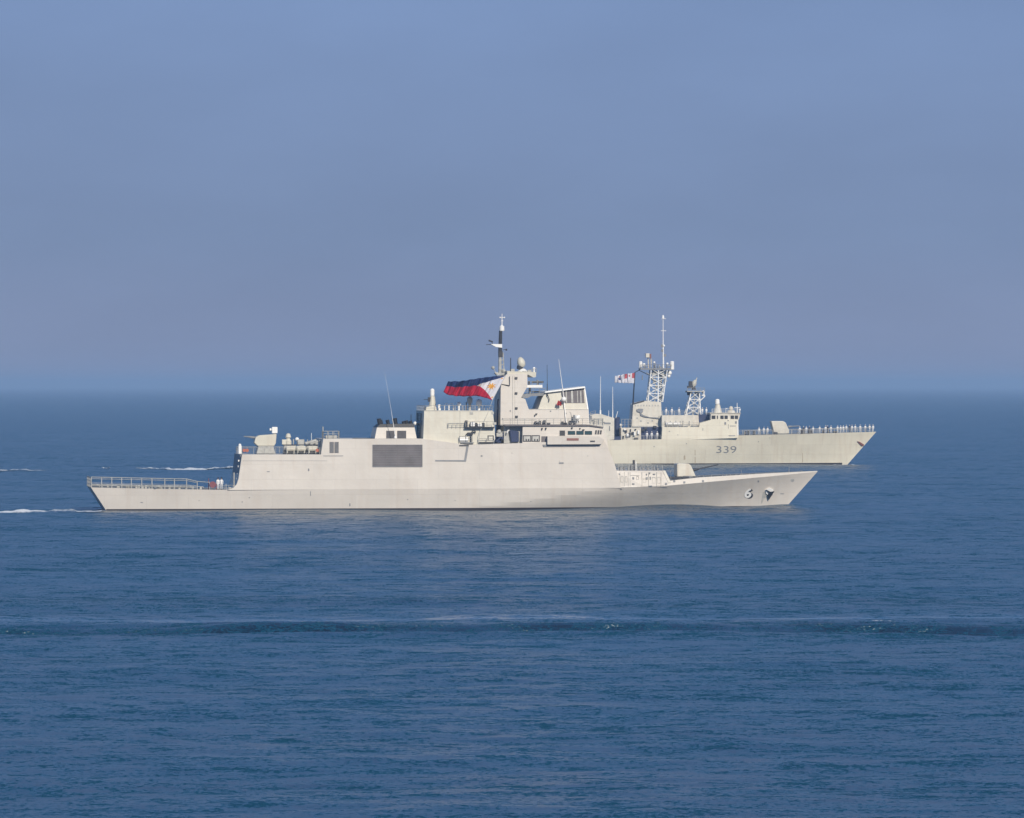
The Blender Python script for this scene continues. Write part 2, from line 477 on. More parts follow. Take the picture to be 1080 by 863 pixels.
    # wave slopes (x, y) of ripples, wavelets and chop; used directly as the surface normal
    def slope(scale, detail, vec, rough, amp):
        mp = n.new('ShaderNodeMapping'); mp.inputs['Scale'].default_value = vec
        l.new(tc.outputs['Object'], mp.inputs[0])
        t = n.new('ShaderNodeTexNoise'); t.inputs['Scale'].default_value = scale; t.inputs['Detail'].default_value = detail
        t.inputs['Roughness'].default_value = rough; l.new(mp.outputs[0], t.inputs['Vector'])
        a_ = n.new('ShaderNodeVectorMath'); a_.operation = 'SUBTRACT'; l.new(t.outputs[1], a_.inputs[0]); a_.inputs[1].default_value = (.5, .5, .5)
        b_ = n.new('ShaderNodeVectorMath'); b_.operation = 'SCALE'; l.new(a_.outputs[0], b_.inputs[0]); b_.inputs['Scale'].default_value = amp
        return b_.outputs[0]
    def vadd(a, b_):
        q_ = n.new('ShaderNodeVectorMath'); q_.operation = 'ADD'; l.new(a, q_.inputs[0]); l.new(b_, q_.inputs[1]); return q_.outputs[0]
    sl = vadd(vadd(slope(3.3, 3, (1, 1, 1), .65, SL[0]), slope(.62, 3, (.75, 1.2, 1), .6, SL[1])), slope(.13, 3, (.5, 1.1, 1), .55, SL[2]))
    ks = n.new('ShaderNodeVectorMath'); ks.operation = 'SCALE'; l.new(sl, ks.inputs[0]); l.new(k, ks.inputs['Scale'])
    fl = n.new('ShaderNodeVectorMath'); fl.operation = 'MULTIPLY'; l.new(ks.outputs[0], fl.inputs[0]); fl.inputs[1].default_value = (1, 1, 0)
    ge = n.new('ShaderNodeNewGeometry')
    sm = vadd(ge.outputs['Normal'], fl.outputs[0])
    nm = n.new('ShaderNodeVectorMath'); nm.operation = 'NORMALIZE'; l.new(sm, nm.inputs[0]); l.new(nm.outputs[0], p.inputs['Normal'])
    me.materials.append(m)
    return o
make_sea()
def sea_z(x, y):
    ys, X, Z = make_sea.grid
    i = int(np.clip(np.searchsorted(ys, y)-1, 0, len(ys)-2)); t = (y-ys[i])/(ys[i+1]-ys[i])
    return float(np.interp(x, X[i], Z[i])*(1-t) + np.interp(x, X[i+1], Z[i+1])*t)

# haze: one closed box of air round everything
hz = MB(); hz.box((-15000, -7000, -4), (15000, 36500, 44))
ho = hz.build('haze', [], None); tag(ho, kind='stuff')
hm = bpy.data.materials.new('haze_air'); hm.use_nodes = True
hn = hm.node_tree.nodes; hn.clear()
pv = hn.new('ShaderNodeVolumePrincipled'); pv.inputs['Color'].default_value = (0.50, 0.72, 1.0, 1)
pv.inputs['Density'].default_value = 0.00014; pv.inputs['Anisotropy'].default_value = 0.08
out = hn.new('ShaderNodeOutputMaterial'); hm.node_tree.links.new(pv.outputs[0], out.inputs['Volume'])
ho.data.materials.append(hm)
ho.display_type = 'WIRE'

# ================================================================== NEAR FRIGATE
Y0 = 725.5
near = Ship(empty('frigate', ((478-CX)/F*Y0, Y0, 0), R(8)), (478-CX)/F*Y0, Y0, R(8))
tag(near.root, 'smooth sided pale grey frigate with a white 6 on its bow', 'warship')
NR = near.root
Ln = near.L
def tabx(sh, pts, c): return [(sh.L(x, y, c).x, sh.L(x, y, c).z) for x, y in pts]
k_tab = tabx(near, [(96, 514.3), (180, 516), (250, 517), (450, 515.5), (645, 514.5)], -6.8) + \
        tabx(near, [(700, 512.5)], -5.6) + tabx(near, [(740, 508.8)], -4.4) + tabx(near, [(800, 503.4)], -2.2) + tabx(near, [(862.3, 497.6)], 0)
t_tab = k_tab[:5] + tabx(near, [(655, 513)], -6.5) + tabx(near, [(706, 507)], -5.2) + tabx(near, [(735, 503.6)], -4.2) + \
        tabx(near, [(800, 499.6)], -2.0) + tabx(near, [(862.3, 496.8)], 0)
zK = lambda x: interp(k_tab, x)
zT = lambda x: max(interp(t_tab, x), zK(x)+.002)
pa, pb = Ln(112, 539.3, -5.9), Ln(96, 514.3, -6.2)
qa, qb = Ln(829, 536.2, 0), Ln(862.3, 497.4, 0)
aft_n = lambda z: pa.x + (pb.x-pa.x)*z/pb.z
tip_n = lambda z: qa.x + (qb.x-qa.x)*(z-0)/qb.z
nsurf, nhull = build_hull(near, dict(aft=aft_n, tip=tip_n, knuckle=zK, top=zT, bw=6.55, bk=6.9, ew=52, ek=34, pw=1.55, pk=2.1,
                                    stern=.09, tumble=.30, mat=M['hull'], boot=.22), None)
zk0 = zK(0)
SD = W(6.9, .065, zk0)                             # sloping side of the superstructure, flush with the hull knuckle
S2 = W(5.6, .10, zk0+7)

# long flush superstructure: hangar, funnel deck, bridge base
low = [(250.2, 517), (252, 508), (255.3, 479.5), (338.5, 479.5), (341, 463), (446, 462.8), (447, 463), (492.5, 469.3), (560, 467.2),
       (636, 463), (641, 472), (648.5, 490), (655, 514.8)]
# drawn so that the deck edge curves up into the hangar
low = [(240, 517), (246, 514.8), (249.6, 511), (251.6, 505)] + low[2:]
mb = block(near, low, SD); hangar = mb.build('superstructure', M['hull'], NR)
# grooves and details on the side
mb = MB(); panel(near, rect(341, 480.6, 362, 481.2), SD, .05, .03, mb)
panel(near, rect(256, 486.0, 345, 486.25), SD, .03, .02, mb)
mb.build('side_seam', M['mid'], NR)
def louver_panel(x0, y0, x1, y1, b, n, vertical=False, parent=NR, sh=near, name='louver'):
    mb = panel(sh, rect(x0, y0, x1, y1), b, .04, .03)
    louvers(sh, mb, x0+.3, y0+.3, x1-.3, y1-.3, b, n, 1, vertical)
    return mb.build(name, [M['louver'], M['mid']], parent)
louver_panel(347.6, 466.2, 352.1, 477.8, SD, 9, True)
louver_panel(352.8, 466.2, 357.2, 477.8, SD, 9, True)
for i in range(4):
    louver_panel(393.4+i*12.95, 469.6, 393.4+i*12.95+12.94, 492, SD, 12)
fr = MB()
for a in ((393, 469, 445.6, 469.5), (393, 492.1, 445.6, 492.6), (392.9, 469.5, 393.35, 492.1), (445.25, 469.5, 445.7, 492.1)):
    panel(near, rect(*a), SD, .10, .03, fr)
fr.build('louver_frame', M['mid'], NR)
# boat bay outline: L shaped dark gutter
mb = panel(near, [(459, 485.3), (489.5, 485.3), (491.9, 470.9), (494.3, 470.9), (491.6, 487), (459, 486.7)], SD, .05, .02)
mb.build('boat_bay_gutter', M['mid'], NR)
mb = panel(near, rect(484.5, 469.4, 494.5, 470.6), SD, .10, .02); mb.build('bay_sill', M['dark'], NR)
mb = MB()
for (x, y, wd, hh) in ((283, 497.5, 3, .8), (325.6, 495.5, 1.5, 2.6), (369, 532.5, 1.2, 3), (263, 525, 1, 1), (255.5, 529.5, 1, 1),
                   (164, 513.9, 2, 1.2), (508, 481, 1.8, 1.6), (327.5, 519, .8, 8), (592, 488.5, 5, 1.6), (590, 486.5, .7, .7), (655, 516, 2, 1.4),
                   (149.5, 530, 2.5, .7), (480, 528, .8, .8), (560, 529, .8, .8), (430, 527, 1, 1), (210, 528, .8, .8), (540, 478, .8, .8), (620, 481, .7, .7)):
    panel(near, rect(x-wd/2, y-hh/2, x+wd/2, y+hh/2), (lambda X, Z: nsurf(X, Z)) if y > 515 else SD, .05, .02, mb)
mb.build('hull_opening', M['mid'], NR)
mb = MB()                                       # belting: faint plate edge along the knuckle and between hull plates
for (x0, x1, y0, y1) in ((252, 648, 515.6, 515.9),):
    panel(near, [(x0, y0+.9), (x1, y0-1.2), (x1, y0-.9), (x0, y0+1.2)], nsurf, .05, .03, mb)
mb.build('knuckle_bead', M['gear'], NR)

# hangar roof edge rail and aft equipment
mb = MB()
a, b_ = Ln(256, 479.3, -6.0), Ln(337, 479.3, -6.0); rail(mb, a, b_, 1.0, 1.6, 3, .028)
a2, b2 = Vector((a.x, 6, a.z)), Vector((b_.x, 6, b_.z)); rail(mb, a2, b2, 1.0, 1.6, 3, .028)
rail(mb, a, a2, 1.0, 1.5, 3, .028)
mb.build('railing', M['gear'], NR)
# aft close-in gun
t_ = empty('close_in_gun'); t_.parent = NR
mb = slab(near, [(270.5, 478.6), (272.5, 470.8), (288.5, 470.8), (290.5, 478.6)], -1.5, 3.0); mb.build('gun_base', M['gear'], t_, bevel=.05)
mb = slab(near, [(268.2, 467), (269.5, 461.5), (273.5, 459.3), (291.8, 458.0), (291.0, 467.5), (289.3, 470.5), (272, 470.5)], -1.3, 2.6)
mb.build('gun_house', M['sup'], t_, bevel=.08)
mb = MB(); mb.tube(Ln(269, 461.8), Ln(262, 460.8), .22, .14, 10); mb.tube(Ln(262, 460.8), Ln(257, 460.4), .10, .08, 8)
mb.build('barrel', M['mid'], t_)
mb = MB(); p = Ln(289.5, 458.2); mb.tube(p, p+Vector((0, 0, .5)), .25); q = Ln(289.5, 453.9)
mb.box((q.x-.42, -.5, q.z-.45), (q.x+.42, .5, q.z+.5)); mb.tube(q+Vector((-.35, 0, .1)), q+Vector((-.75, 0, .1)), .22, .22, 8)
mb.build('gun_sight', M['white'], t_, bevel=.05)
# decoy launchers, raft canisters and torpedo gear between gun and funnel block
mb = MB()
for x0, x1, y0, y1, c, dp in ((299, 313, 469.5, 478.8, -3.5, 1.6), (315, 321, 468.8, 478.8, -3.0, 1.6), (322.5, 336, 469.3, 478.8, -3.4, 1.5), (301, 334, 474, 479, 1.5, 1.6)):
    slab(near, [(x0, y1), (x0+.8, y0), (x1-.6, y0), (x1, y1)], c, dp, mb)
mb.build('launcher_bed', M['gear'], NR, bevel=.05)
mb = MB()
for x0, x1, y in ((298, 336, 468.9), (301, 313, 476.4), (316, 334, 476.0)):
    slab(near, rect(x0, y, x1, y+.8), -3.6, .2, mb)
slab(near, rect(299.5, 475, 303, 479), -3.9, .3, mb); slab(near, rect(312.5, 471, 315, 479), -3.2, .3, mb)
mb.build('launcher_rack', M['dark'], NR)
def raft(px, py, L=1.5, r=.42, c=-4.2):
    mb = MB(); p = Ln(px, py, c)
    mb.lathe(p - Vector((L/2, 0, 0)), [(r*.55, 0), (r*.9, .08), (r, .2), (r, L/2-.06), (r*1.08, L/2-.03), (r*1.08, L/2+.03), (r, L/2+.06), (r, L-.2), (r*.9, L-.08), (r*.55, L)], 14, 'X')
    mb.box((p.x-L/2+.2, c-.3, p.z-r-.25), (p.x-L/2+.3, c+.3, p.z-r+.1)); mb.box((p.x+L/2-.3, c-.3, p.z-r-.25), (p.x+L/2-.2, c+.3, p.z-r+.1))
    return mb.build('raft_canister', M['sup'], NR, smooth=False)
for x in (306.5, 311.5+6, 329.5): raft(x, 473.2)
mb = MB()
p = Ln(304, 468.9, -2); mb.lathe(p, [(.5, 0), (.5, .5), (.25, .9), (.45, 1.1), (.3, 1.6), (.1, 1.7)], 12)
p = Ln(299.5, 468.9, -2); mb.box(p+Vector((-.3, -.3, 0)), p+Vector((.35, .3, .75)))
mb.build('optical_director', M['sup'], NR)
mb = MB(); p = Ln(313.3, 468.8, -2); mb.tube(p, p+Vector((0, 0, .5)), .08); mb.ball(p+Vector((0, 0, .78)), .3)
mb.build('satcom_ball', M['white'], NR)
mb = MB(); p = Ln(309.5, 468.8, -2); mb.tube(p, p+Vector((0, 0, .8)), .09)
p = Ln(317.3, 468.8, -2.4); mb.box(p+Vector((-.5, -.3, 0)), p+Vector((.5, .3, .75)))
p = Ln(324.3, 468.8, -2); mb.tube(p, p+Vector((0, 0, .75)), .06)
mb.build('deck_locker', M['gear'], NR)
for x, s_ in ((328, 1), (333.5, .85)):            # tilted missile tubes
    mb = MB(); p = Ln(x, 466.6, -2.5)
    for k in (-1, 0, 1):
        mb.tube(p+Vector((-.9*s_, k*.45, -.2)), p+Vector((.8*s_, k*.45, .28)), .2*s_+.04, None, 10)
    mb.box(p+Vector((-.2, -.8, -.35)), p+Vector((.2, .8, -.05)))
    mb.build('launch_tube_bank', M['gear'], NR)
mb = MB(); p = Ln(328.5, 464.5, -2); mb.tube(p, p+Vector((0, 0, 1.1)), .04); mb.build('aerial', M['white'], NR)
mb = MB(); p = Ln(254, 479.3, -5.5); mb.box(p+Vector((-.35, -.2, .1)), p+Vector((.1, .3, 1.3))); mb.ball(p+Vector((-.15, 0, 1.4)), .22)
mb.build('signal_lamp', M['white'], NR)
mb = MB()
for x in (257.5, 260.5, 334.5): 
    p = Ln(x, 478.9, -5.9); mb.lathe(p+Vector((0, -.1, .55)), [(.26, 0), (.26, .1)], 12, 'Y')
mb.build('lifebuoy', M['orange'], NR)
# raised block aft of funnel with cage rail
mb = MB(); a, b_ = Ln(341, 463, -5.2), Ln(357.8, 463, -5.2)
rail(mb, a, b_, 1.15, .8, 3, .035); rail(mb, Vector((a.x, -3.4, a.z)), Vector((b_.x, -3.4, b_.z)), 1.15, .8, 3, .035)
rail(mb, a, Vector((a.x, -3.4, a.z)), 1.15, .9, 3, .035); rail(mb, b_, Vector((b_.x, -3.4, b_.z)), 1.15, .9, 3, .035)
p = Ln(340.6, 462.5, -5); mb.tube(p, p+Vector((0, 0, 1.8)), .08)
mb.build('cage_rail', M['gear'], NR)
mb = slab(near, rect(343.5, 459, 355.5, 462.9), -4.8, 1.1); mb.build('locker', M['gear'], NR, bevel=.05)
mb = MB(); panel(near, rect(372, 462.2, 395, 462.9), W(5.0, 0, 0), .02, .3, mb); mb.build('coaming', M['dark'], NR)
# funnel
FB = W(3.2, .18, zk0+7.3)
mb = block(near, [(395.2, 463), (397.6, 451.0), (437.2, 451.0), (439.6, 463)], FB); fun = mb.build('funnel', M['hull'], NR)
mb = block(near, [(397.3, 450.95), (401, 447.6), (435.5, 446.9), (438, 450.95)], W(2.6, .2, zk0+9.2)); mb.build('funnel_cap', M['black'], fun)
for x0, x1 in ((407.4, 416.6), (418.9, 428.4)):
    mb = panel(near, rect(x0, 454.4, x1, 462.4), FB, .04, .03); louvers(near, mb, x0+.3, 454.8, x1-.3, 462.1, FB, 6, 1)
    mb.build('funnel_louver', [M['dark'], M['louver']], fun)
mb = MB()
for x, hh, r in ((400.5, .9, .32), (402.5, .7, .25), (409.5, .7, .28), (417, .95, .38), (426, .5, .25), (429, .6, .3), (433.5, .55, .3)):
    p = Ln(x, 447.8, -.6); mb.tube(p, p+Vector((-.15, 0, hh)), r, r, 10)
p = Ln(433.5, 447.5); mb.tube(p, p+Vector((0, 0, 1.5)), .05)
mb.build('exhaust_pipe', M['black'], fun)
mb = MB(); p = Ln(437.8, 449.5, -1.5); mb.ball(p+Vector((0, 0, .4)), .3); mb.build('navigation_light', M['white'], fun)
mb = MB(); mb.tube(Ln(417.2, 462.5, -4.9), Ln(412.2, 430.5, -4.9), .06, .02, 6); mb.tube(Ln(412.2, 430.5, -4.9), Ln(405.5, 391, -4.9), .018, .008, 5)
mb.ball(Ln(417, 461.5, -4.9), .22)
mb.build('whip_antenna', M['white'], NR)

# midship block with the radar gear on its roof
MBk = W(5.6, .10, zk0+7.3)
mid_pts = [(446.4, 463.5), (447.4, 433.2), (519.5, 433.4), (521.5, 448), (522.2, 463), (520, 470), (500, 469.6), (447, 465)]
mb = block(near, mid_pts, MBk); mblk = mb.build('midship_house', M['sup'], NR)
mb = MB(); # shade on the aft face, put in as a frame of grey bars
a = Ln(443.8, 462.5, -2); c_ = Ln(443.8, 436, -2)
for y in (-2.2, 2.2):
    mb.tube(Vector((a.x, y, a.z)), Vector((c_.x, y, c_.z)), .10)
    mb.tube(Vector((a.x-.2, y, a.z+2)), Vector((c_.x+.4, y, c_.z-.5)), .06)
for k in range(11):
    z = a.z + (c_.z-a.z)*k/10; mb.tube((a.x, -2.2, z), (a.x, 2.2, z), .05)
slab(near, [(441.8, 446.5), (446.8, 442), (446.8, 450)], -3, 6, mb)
mb.build('aft_shade_frame', M['mid'], mblk)
mb = MB(); rail(mb, Ln(448.2, 433.4, -5.1), Ln(519, 433.5, -5.1), .8, 1.4, 2, .03); rail(mb, Ln(448.2, 433.4, -5.1), Vector((Ln(448.2, 433.4, -5.1).x, 5, Ln(448.2, 433.4, -5.1).z)), .8, 1.4, 2, .03)
mb.build('roof_rail', M['gear'], mblk)
mb = MB(); panel(near, rect(448, 432.9, 519.3, 433.6), MBk, .05, .2, mb); mb.build('roof_edge', M['gear'], mblk)
# panel seams, vents, boxes
mb = MB()
for (x0, y0, x1, y1) in ((473, 446.5, 491, 447.1), (473, 450.6, 491, 451.1), (471.5, 446.2, 473.2, 451.4), (495.5, 434.3, 499, 437.2), (518.5, 434.3, 521, 437),
                         (485.1, 433.6, 485.4, 470), (520.0, 445.5, 523.5, 448)):
    panel(near, rect(x0, y0, x1, y1), MBk, .07, .02, mb)
mb.build('vent', M['gear'], mblk)
mb = MB(); slab(near, rect(491, 450.3, 522, 451.0), -6.3, 1.1, mb)
for x0, x1, y0 in ((491.3, 493.2, 443.6), (502, 503.4, 446), (509, 511.2, 446.2)):
    slab(near, rect(x0, y0, x1, 450.3), -6.2, .9, mb)
mb.build('side_platform', M['dark'], mblk)
mb = MB(); slab(near, rect(496.5, 445.2, 501, 449.9), -6.15, .8, mb); slab(near, rect(504, 447, 508.5, 449.9), -6.15, .8, mb); mb.build('platform_locker', M['white'], mblk, bevel=.05)
mb = MB(); rail(mb, Ln(473, 450.6, -5.9), Ln(491, 450.6, -5.9), .6, .7, 2, .025); rail(mb, Ln(491, 450.3, -6.35), Ln(521, 450.3, -6.35), .8, 1.0, 2, .025)
mb.build('platform_rail', M['gear'], mblk)
# roof: tracking director, boxes, hoops, domes
d_ = empty('tracking_director'); d_.parent = NR
mb = slab(near, [(449, 433), (449.8, 429), (460, 429), (460.7, 433)], -1.6, 3.2); mb.build('director_base', M['sup'], d_, bevel=.04)
mb = MB(); p = Ln(456, 429); hh = Ln(456, 418).z-p.z; mb.lathe(p, [(.62, 0), (.55, .2), (.42, hh*.8), (.36, hh)], 14); mb.build('pedestal', M['sup'], d_, smooth=False)
mb = MB(); p = Ln(455.9, 418.2); hh = Ln(456, 409.8).z-p.z; mb.lathe(p, [(.2, 0), (.34, .12), (.34, hh-.25), (.22, hh-.05), (.05, hh)], 14); mb.build('radome', M['white'], d_)
mb = MB(); p = Ln(452.8, 421.5); mb.box(p+Vector((-.2, -.3, -.35)), p+Vector((.35, .3, .35))); mb.tube(p, p+Vector((-.85, 0, 0)), .05); mb.build('sensor_arm', M['dark'], d_)
mb = slab(near, rect(462.2, 426.8, 464.9, 433), -1.5, .6); mb.build('roof_locker', M['white'], NR, bevel=.04)
mb = MB()
for x in (471, 476):
    c0 = Ln(x, 432.8, -1.5)
    pts = [c0+Vector((-.30, 0, 0))] + [c0+Vector((-.30*math.cos(t), 0, .75+.30*math.sin(t))) for t in [math.pi*k/6 for k in range(7)]] + [c0+Vector((.30, 0, 0))]
    mb.path(pts, .05, 5)
mb.build('vent_hoop', M['white'], NR)
mb = MB()
for x, y in ((462.5, 431), (480, 427.5), (487.5, 428), (491.3, 427), (501, 428.5), (511, 428), (514, 430)):
    mb.tube(Ln(x, 433, -2), Ln(x, y, -2), .05)
mb.build('stub_aerial', M['gear'], NR)
mb = MB(); p = Ln(484, 433, -1.8); mb.tube(p, p+Vector((0, 0, .7)), .16); mb.ball(p+Vector((0, 0, 1.0)), .34); mb.build('satcom_ball', M['white'], NR)
mb = MB(); p = Ln(495.5, 433, -1); hh = Ln(495.5, 425.5, -1).z-p.z; mb.tube(p, p+Vector((0, 0, hh)), .22); mb.dome(p+Vector((0, 0, hh)), .43, .5, .55); mb.build('satcom_dome', M['gear'], NR)
mb = MB(); p = Ln(505.2, 433, -1.5); hh = Ln(505, 428).z-p.z; mb.tube(p, p+Vector((0, 0, hh)), .2); mb.dome(p+Vector((0, 0, hh-.05)), .46, .55, .55); mb.build('satcom_dome', M['white'], NR)
mb = MB(); mb.tube(Ln(491.9, 433, .5), Ln(491.9, 424, .5), .09, .09, 8); mb.build('pole', M['mid'], NR)

# boat deck gear between the midship house and the bridge
BD = 466.9
mb = MB(); slab(near, rect(486, 466.6, 500, 467.6), -6.2, .3, mb)
rail(mb, Ln(484.5, 467.2, -6.0), Ln(498, 467.2, -6.0), 1.0, .8, 3, .035)
rail(mb, Ln(505, 467.0, -6.0), Ln(521, 467.0, -6.0), .6, 1.0, 2, .03)
mb.build('boat_deck_rail', M['mid'], NR)
mb = MB()                                       # life raft frame and machine gun
p = Ln(489, 463.8, -5.6); mb.lathe(p+Vector((-.7, 0, 0)), [(.25, 0), (.42, .1), (.42, 1.3), (.25, 1.4)], 12, 'X')
mb.build('raft_canister', M['white'], NR)
mb = MB(); p = Ln(496.6, 467, -5.8); hh = 1.35; mb.tube(p, p+Vector((0, 0, hh)), .12, .09, 8)
g = p+Vector((0, 0, hh)); mb.box(g+Vector((-.5, -.16, -.12)), g+Vector((.35, .16, .2))); mb.tube(g+Vector((.3, 0, .15)), g+Vector((.75, 0, .38)), .06)
mb.path([g+Vector((.1, 0, .2)), g+Vector((.3, 0, .48)), g+Vector((.62, 0, .42)), g+Vector((.72, 0, .1))], .07, 5)
mb.tube(g+Vector((-.45, 0, .1)), g+Vector((-.75, 0, -.12)), .08)
mb.build('machine_gun', M['dark'], NR)
mb = MB(); slab(near, rect(505.5, 466.2, 521.5, 467.0), -6.25, .5, mb)
slab(near, rect(514.3, 459.4, 520.8, 460.2), -5.6, .25, mb); slab(near, rect(514.3, 466.2, 520.8, 467), -5.2, .25, mb)
slab(near, rect(514.3, 460.2, 515.3, 466.2), -5.6, .25, mb); slab(near, rect(519.8, 460.2, 520.8, 466.2), -5.6, .25, mb)
mb.build('boat_cradle', M['dark'], NR)
# knuckle boom crane folded over the boat
mb = MB()
mb.tube(Ln(525, 467, -3.5), Ln(525, 458, -3.5), .55, .4, 10)
mb.tube(Ln(525.0, 459, -4.0), Ln(532.6, 464.3, -4.2), .30, .22, 8)
mb.tube(Ln(519, 464.5, -4.2), Ln(526, 457.2, -3.9), .26, .26, 8)
mb.tube(Ln(523.5, 466, -4.4), Ln(531.8, 457.2, -4.4), .16, .16, 8)
mb.tube(Ln(522.5, 456.5, -3.8), Ln(532.5, 456.5, -3.8), .28, .2, 8)
mb.build('deck_crane', M['navy'], NR)
mb = MB(); p = Ln(526.5, 455.5, -4.4); mb.ball(p, .36); mb.box(p+Vector((-.45, -.2, -.75)), p+Vector((.5, .35, -.2))); mb.tube(p+Vector((.2, 0, -.2)), p+Vector((.9, 0, .15)), .1)
mb.build('crane_winch', M['gear'], NR, bevel=.04)
# tall dark stay between midship house and mast
mb = MB(); mb.tube(Ln(524.6, 459, -1.2), Ln(525.6, 421, -1.2), .22, .16, 8); mb.tube(Ln(526.6, 459, -1.2), Ln(529, 430, -1.2), .12, .1, 6)
for y in (428, 434, 440, 446, 452): mb.tube(Ln(525, y, -1.2), Ln(528.5, y-1.5, -1.2), .06)
mb.build('stay_mast', M['navy'], NR)

# side recess with doors under the mast
BR = W(5.9, .10, zk0+7)
mb = block(near, [(531.5, 467.6), (531.5, 449.2), (551, 449.2), (551, 467.4)], W(4.6, .0, 0)); mb.build('recess_wall', M['gear'], NR)
mb = slab(near, [(537.5, 453.6), (547.3, 455.2), (547.3, 466.3), (539.2, 466.3)], -5.2, .5); mb.build('raft_cover', M['navy'], NR, bevel=.08)
mb = MB(); p = Ln(536.2, 454.6, -5.2); mb.path([Ln(534.8, 457, -5.2), Ln(535.3, 454.5, -5.2), Ln(537.2, 453.8, -5.2)], .10); mb.build('davit', M['white'], NR)

# bridge house
bp = [(551, 467.5), (551.3, 449.3), (622, 449.2), (636, 451.4), (640, 463.5), (642, 474), (600, 473), (560, 470)]
mb = block(near, bp, BR); bridge = mb.build('bridge', M['hull'], NR)
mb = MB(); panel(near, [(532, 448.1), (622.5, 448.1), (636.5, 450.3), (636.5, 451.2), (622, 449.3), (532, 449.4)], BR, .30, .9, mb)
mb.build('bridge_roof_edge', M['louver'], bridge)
# bridge wing box: bulwark proud of the side, the shade below it painted as a grey strip
BW = W(7.15, .03, zk0+6)
mb = block(near, [(577.5, 460.2), (632, 460.5), (637.5, 464.0), (634, 468.6), (577.5, 468.9)], BW); wing = mb.build('bridge_wing', M['hull'], bridge)
mb = block(near, [(572.5, 469.0), (633.5, 468.8), (628.5, 471), (573, 471.4)], W(6.62, .0, 0)); mb.build('wing_shade_strip', M['mid'], bridge)
mb = panel(near, rect(571.3, 460.3, 578.0, 468.9), BR, .16, .03); mb.build('wing_door', M['louver'], bridge)
mb = panel(near, rect(597.8, 462.3, 610.4, 464.8), BW, .05, .02); mb.build('nameplate', M['brown'], bridge)
mb = panel(near, rect(622.5, 464.8, 627.5, 466.3), BW, .05, .02); mb.build('wing_light', M['dark'], bridge)
# windows
wb = BR
def win(x0, y0, x1, y1, m, b=wb, parent=bridge, sh=near, fr=.35):
    f = MB(); f_o = .05
    for a in ((x0-fr, y0-fr, x1+fr, y0), (x0-fr, y1, x1+fr, y1+fr), (x0-fr, y0, x0, y1), (x1, y0, x1+fr, y1)):
        panel(sh, rect(*a), b, .08, .02, f)
    fo = f.build('window', M['dark'], parent)
    g = panel(sh, rect(x0, y0, x1, y1), b, .03, .02); g.build('pane', m, fo)
win(590.9, 454.8, 595.3, 459.0, M['black'], fr=.6)
for x0 in (599.2, 608.2, 617.0): win(x0, 454.9, x0+7.2, 458.3, M['glass'], fr=.25)
for x0 in (627.4, 630.0, 632.5): 
    g = panel(near, [(x0+.6, 453.9), (x0+2.3, 453.9), (x0+1.7, 458.2), (x0, 458.2)], wb, .06, .03); g.build('window', M['black'], bridge)
for x0 in (552.5, 561.6): win(x0, 460.0, x0+6.9, 465.0, M['gear'], fr=.9)
for x0 in (554.5, 557, 563.5, 566.3):
    g = panel(near, rect(x0, 463.0, x0+1.2, 465.1), wb, .10, .03); g.build('window_post', M['dark'], bridge)
# signal deck above bridge: rail, people-sized gear
mb = MB(); rail(mb, Ln(530.5, 448, -5.4), Ln(622, 448, -5.4), .9, 1.1, 3, .03); rail(mb, Ln(622, 448, -5.4), Ln(636, 450.3, -5.2), .9, 1.1, 3, .03)
mb.build('signal_deck_rail', M['gear'], bridge)
mb = MB()
for (x, y, wd, hh, c) in ((565.5, 446, 2.6, 3.0, -4.5), (569.5, 446, 2, 4, -4.6), (574.5, 445.4, 2.2, 4.5, -4.6), (579, 446.8, 3, 2, -4.5), (593.5, 446.2, 2.2, 3, -4.5), (596.8, 446.8, 2.6, 2.2, -4.5),
                          (602, 445.6, 2.4, 4, -4.6), (606.5, 447, 2.2, 2, -4.6), (564.5, 438, 1.2, 1.0, -4.1), (566, 436.6, 1.6, .9, -4.1), (572, 452.2, 1.0, 1.8, -6.1), (576, 452, 1.0, 1.8, -6.1), (603.5, 451.4, 1.6, 1.2, -6), (612, 452.0, 1, 1, -6), (615.5, 453.4, 2.2, .9, -6)):
    slab(near, rect(x-wd/2, y-hh/2, x+wd/2, y+hh/2), c, .5, mb)
mb.build('signal_deck_gear', M['dark'], bridge)
mb = MB(); 
for (x, y) in ((566, 445.2), (573, 444.2), (577.5, 446), (600, 445.8)):
    mb.path([Ln(x-1.5, y+1.8, -4.8), Ln(x, y, -4.8), Ln(x+1.8, y+1.2, -4.8)], .06)
mb.build('cable_run', M['mid'], bridge)
# searchlight ball
mb = MB(); p = Ln(608.8, 440.8, -4.6); mb.ball(p, .40); mb.box(p+Vector((-.30, -.02, -.42)), p+Vector((.45, .4, .40))); mb.tube(p+Vector((0, 0, -.9)), p, .1)
mb.build('satcom_dome', M['white'], bridge)
mb = MB(); p = Ln(605.7, 440.6, -4.5); mb.box(p+Vector((-.18, -.1, -.45)), p+Vector((.18, .2, .4))); mb.build('searchlight', M['mid'], bridge)

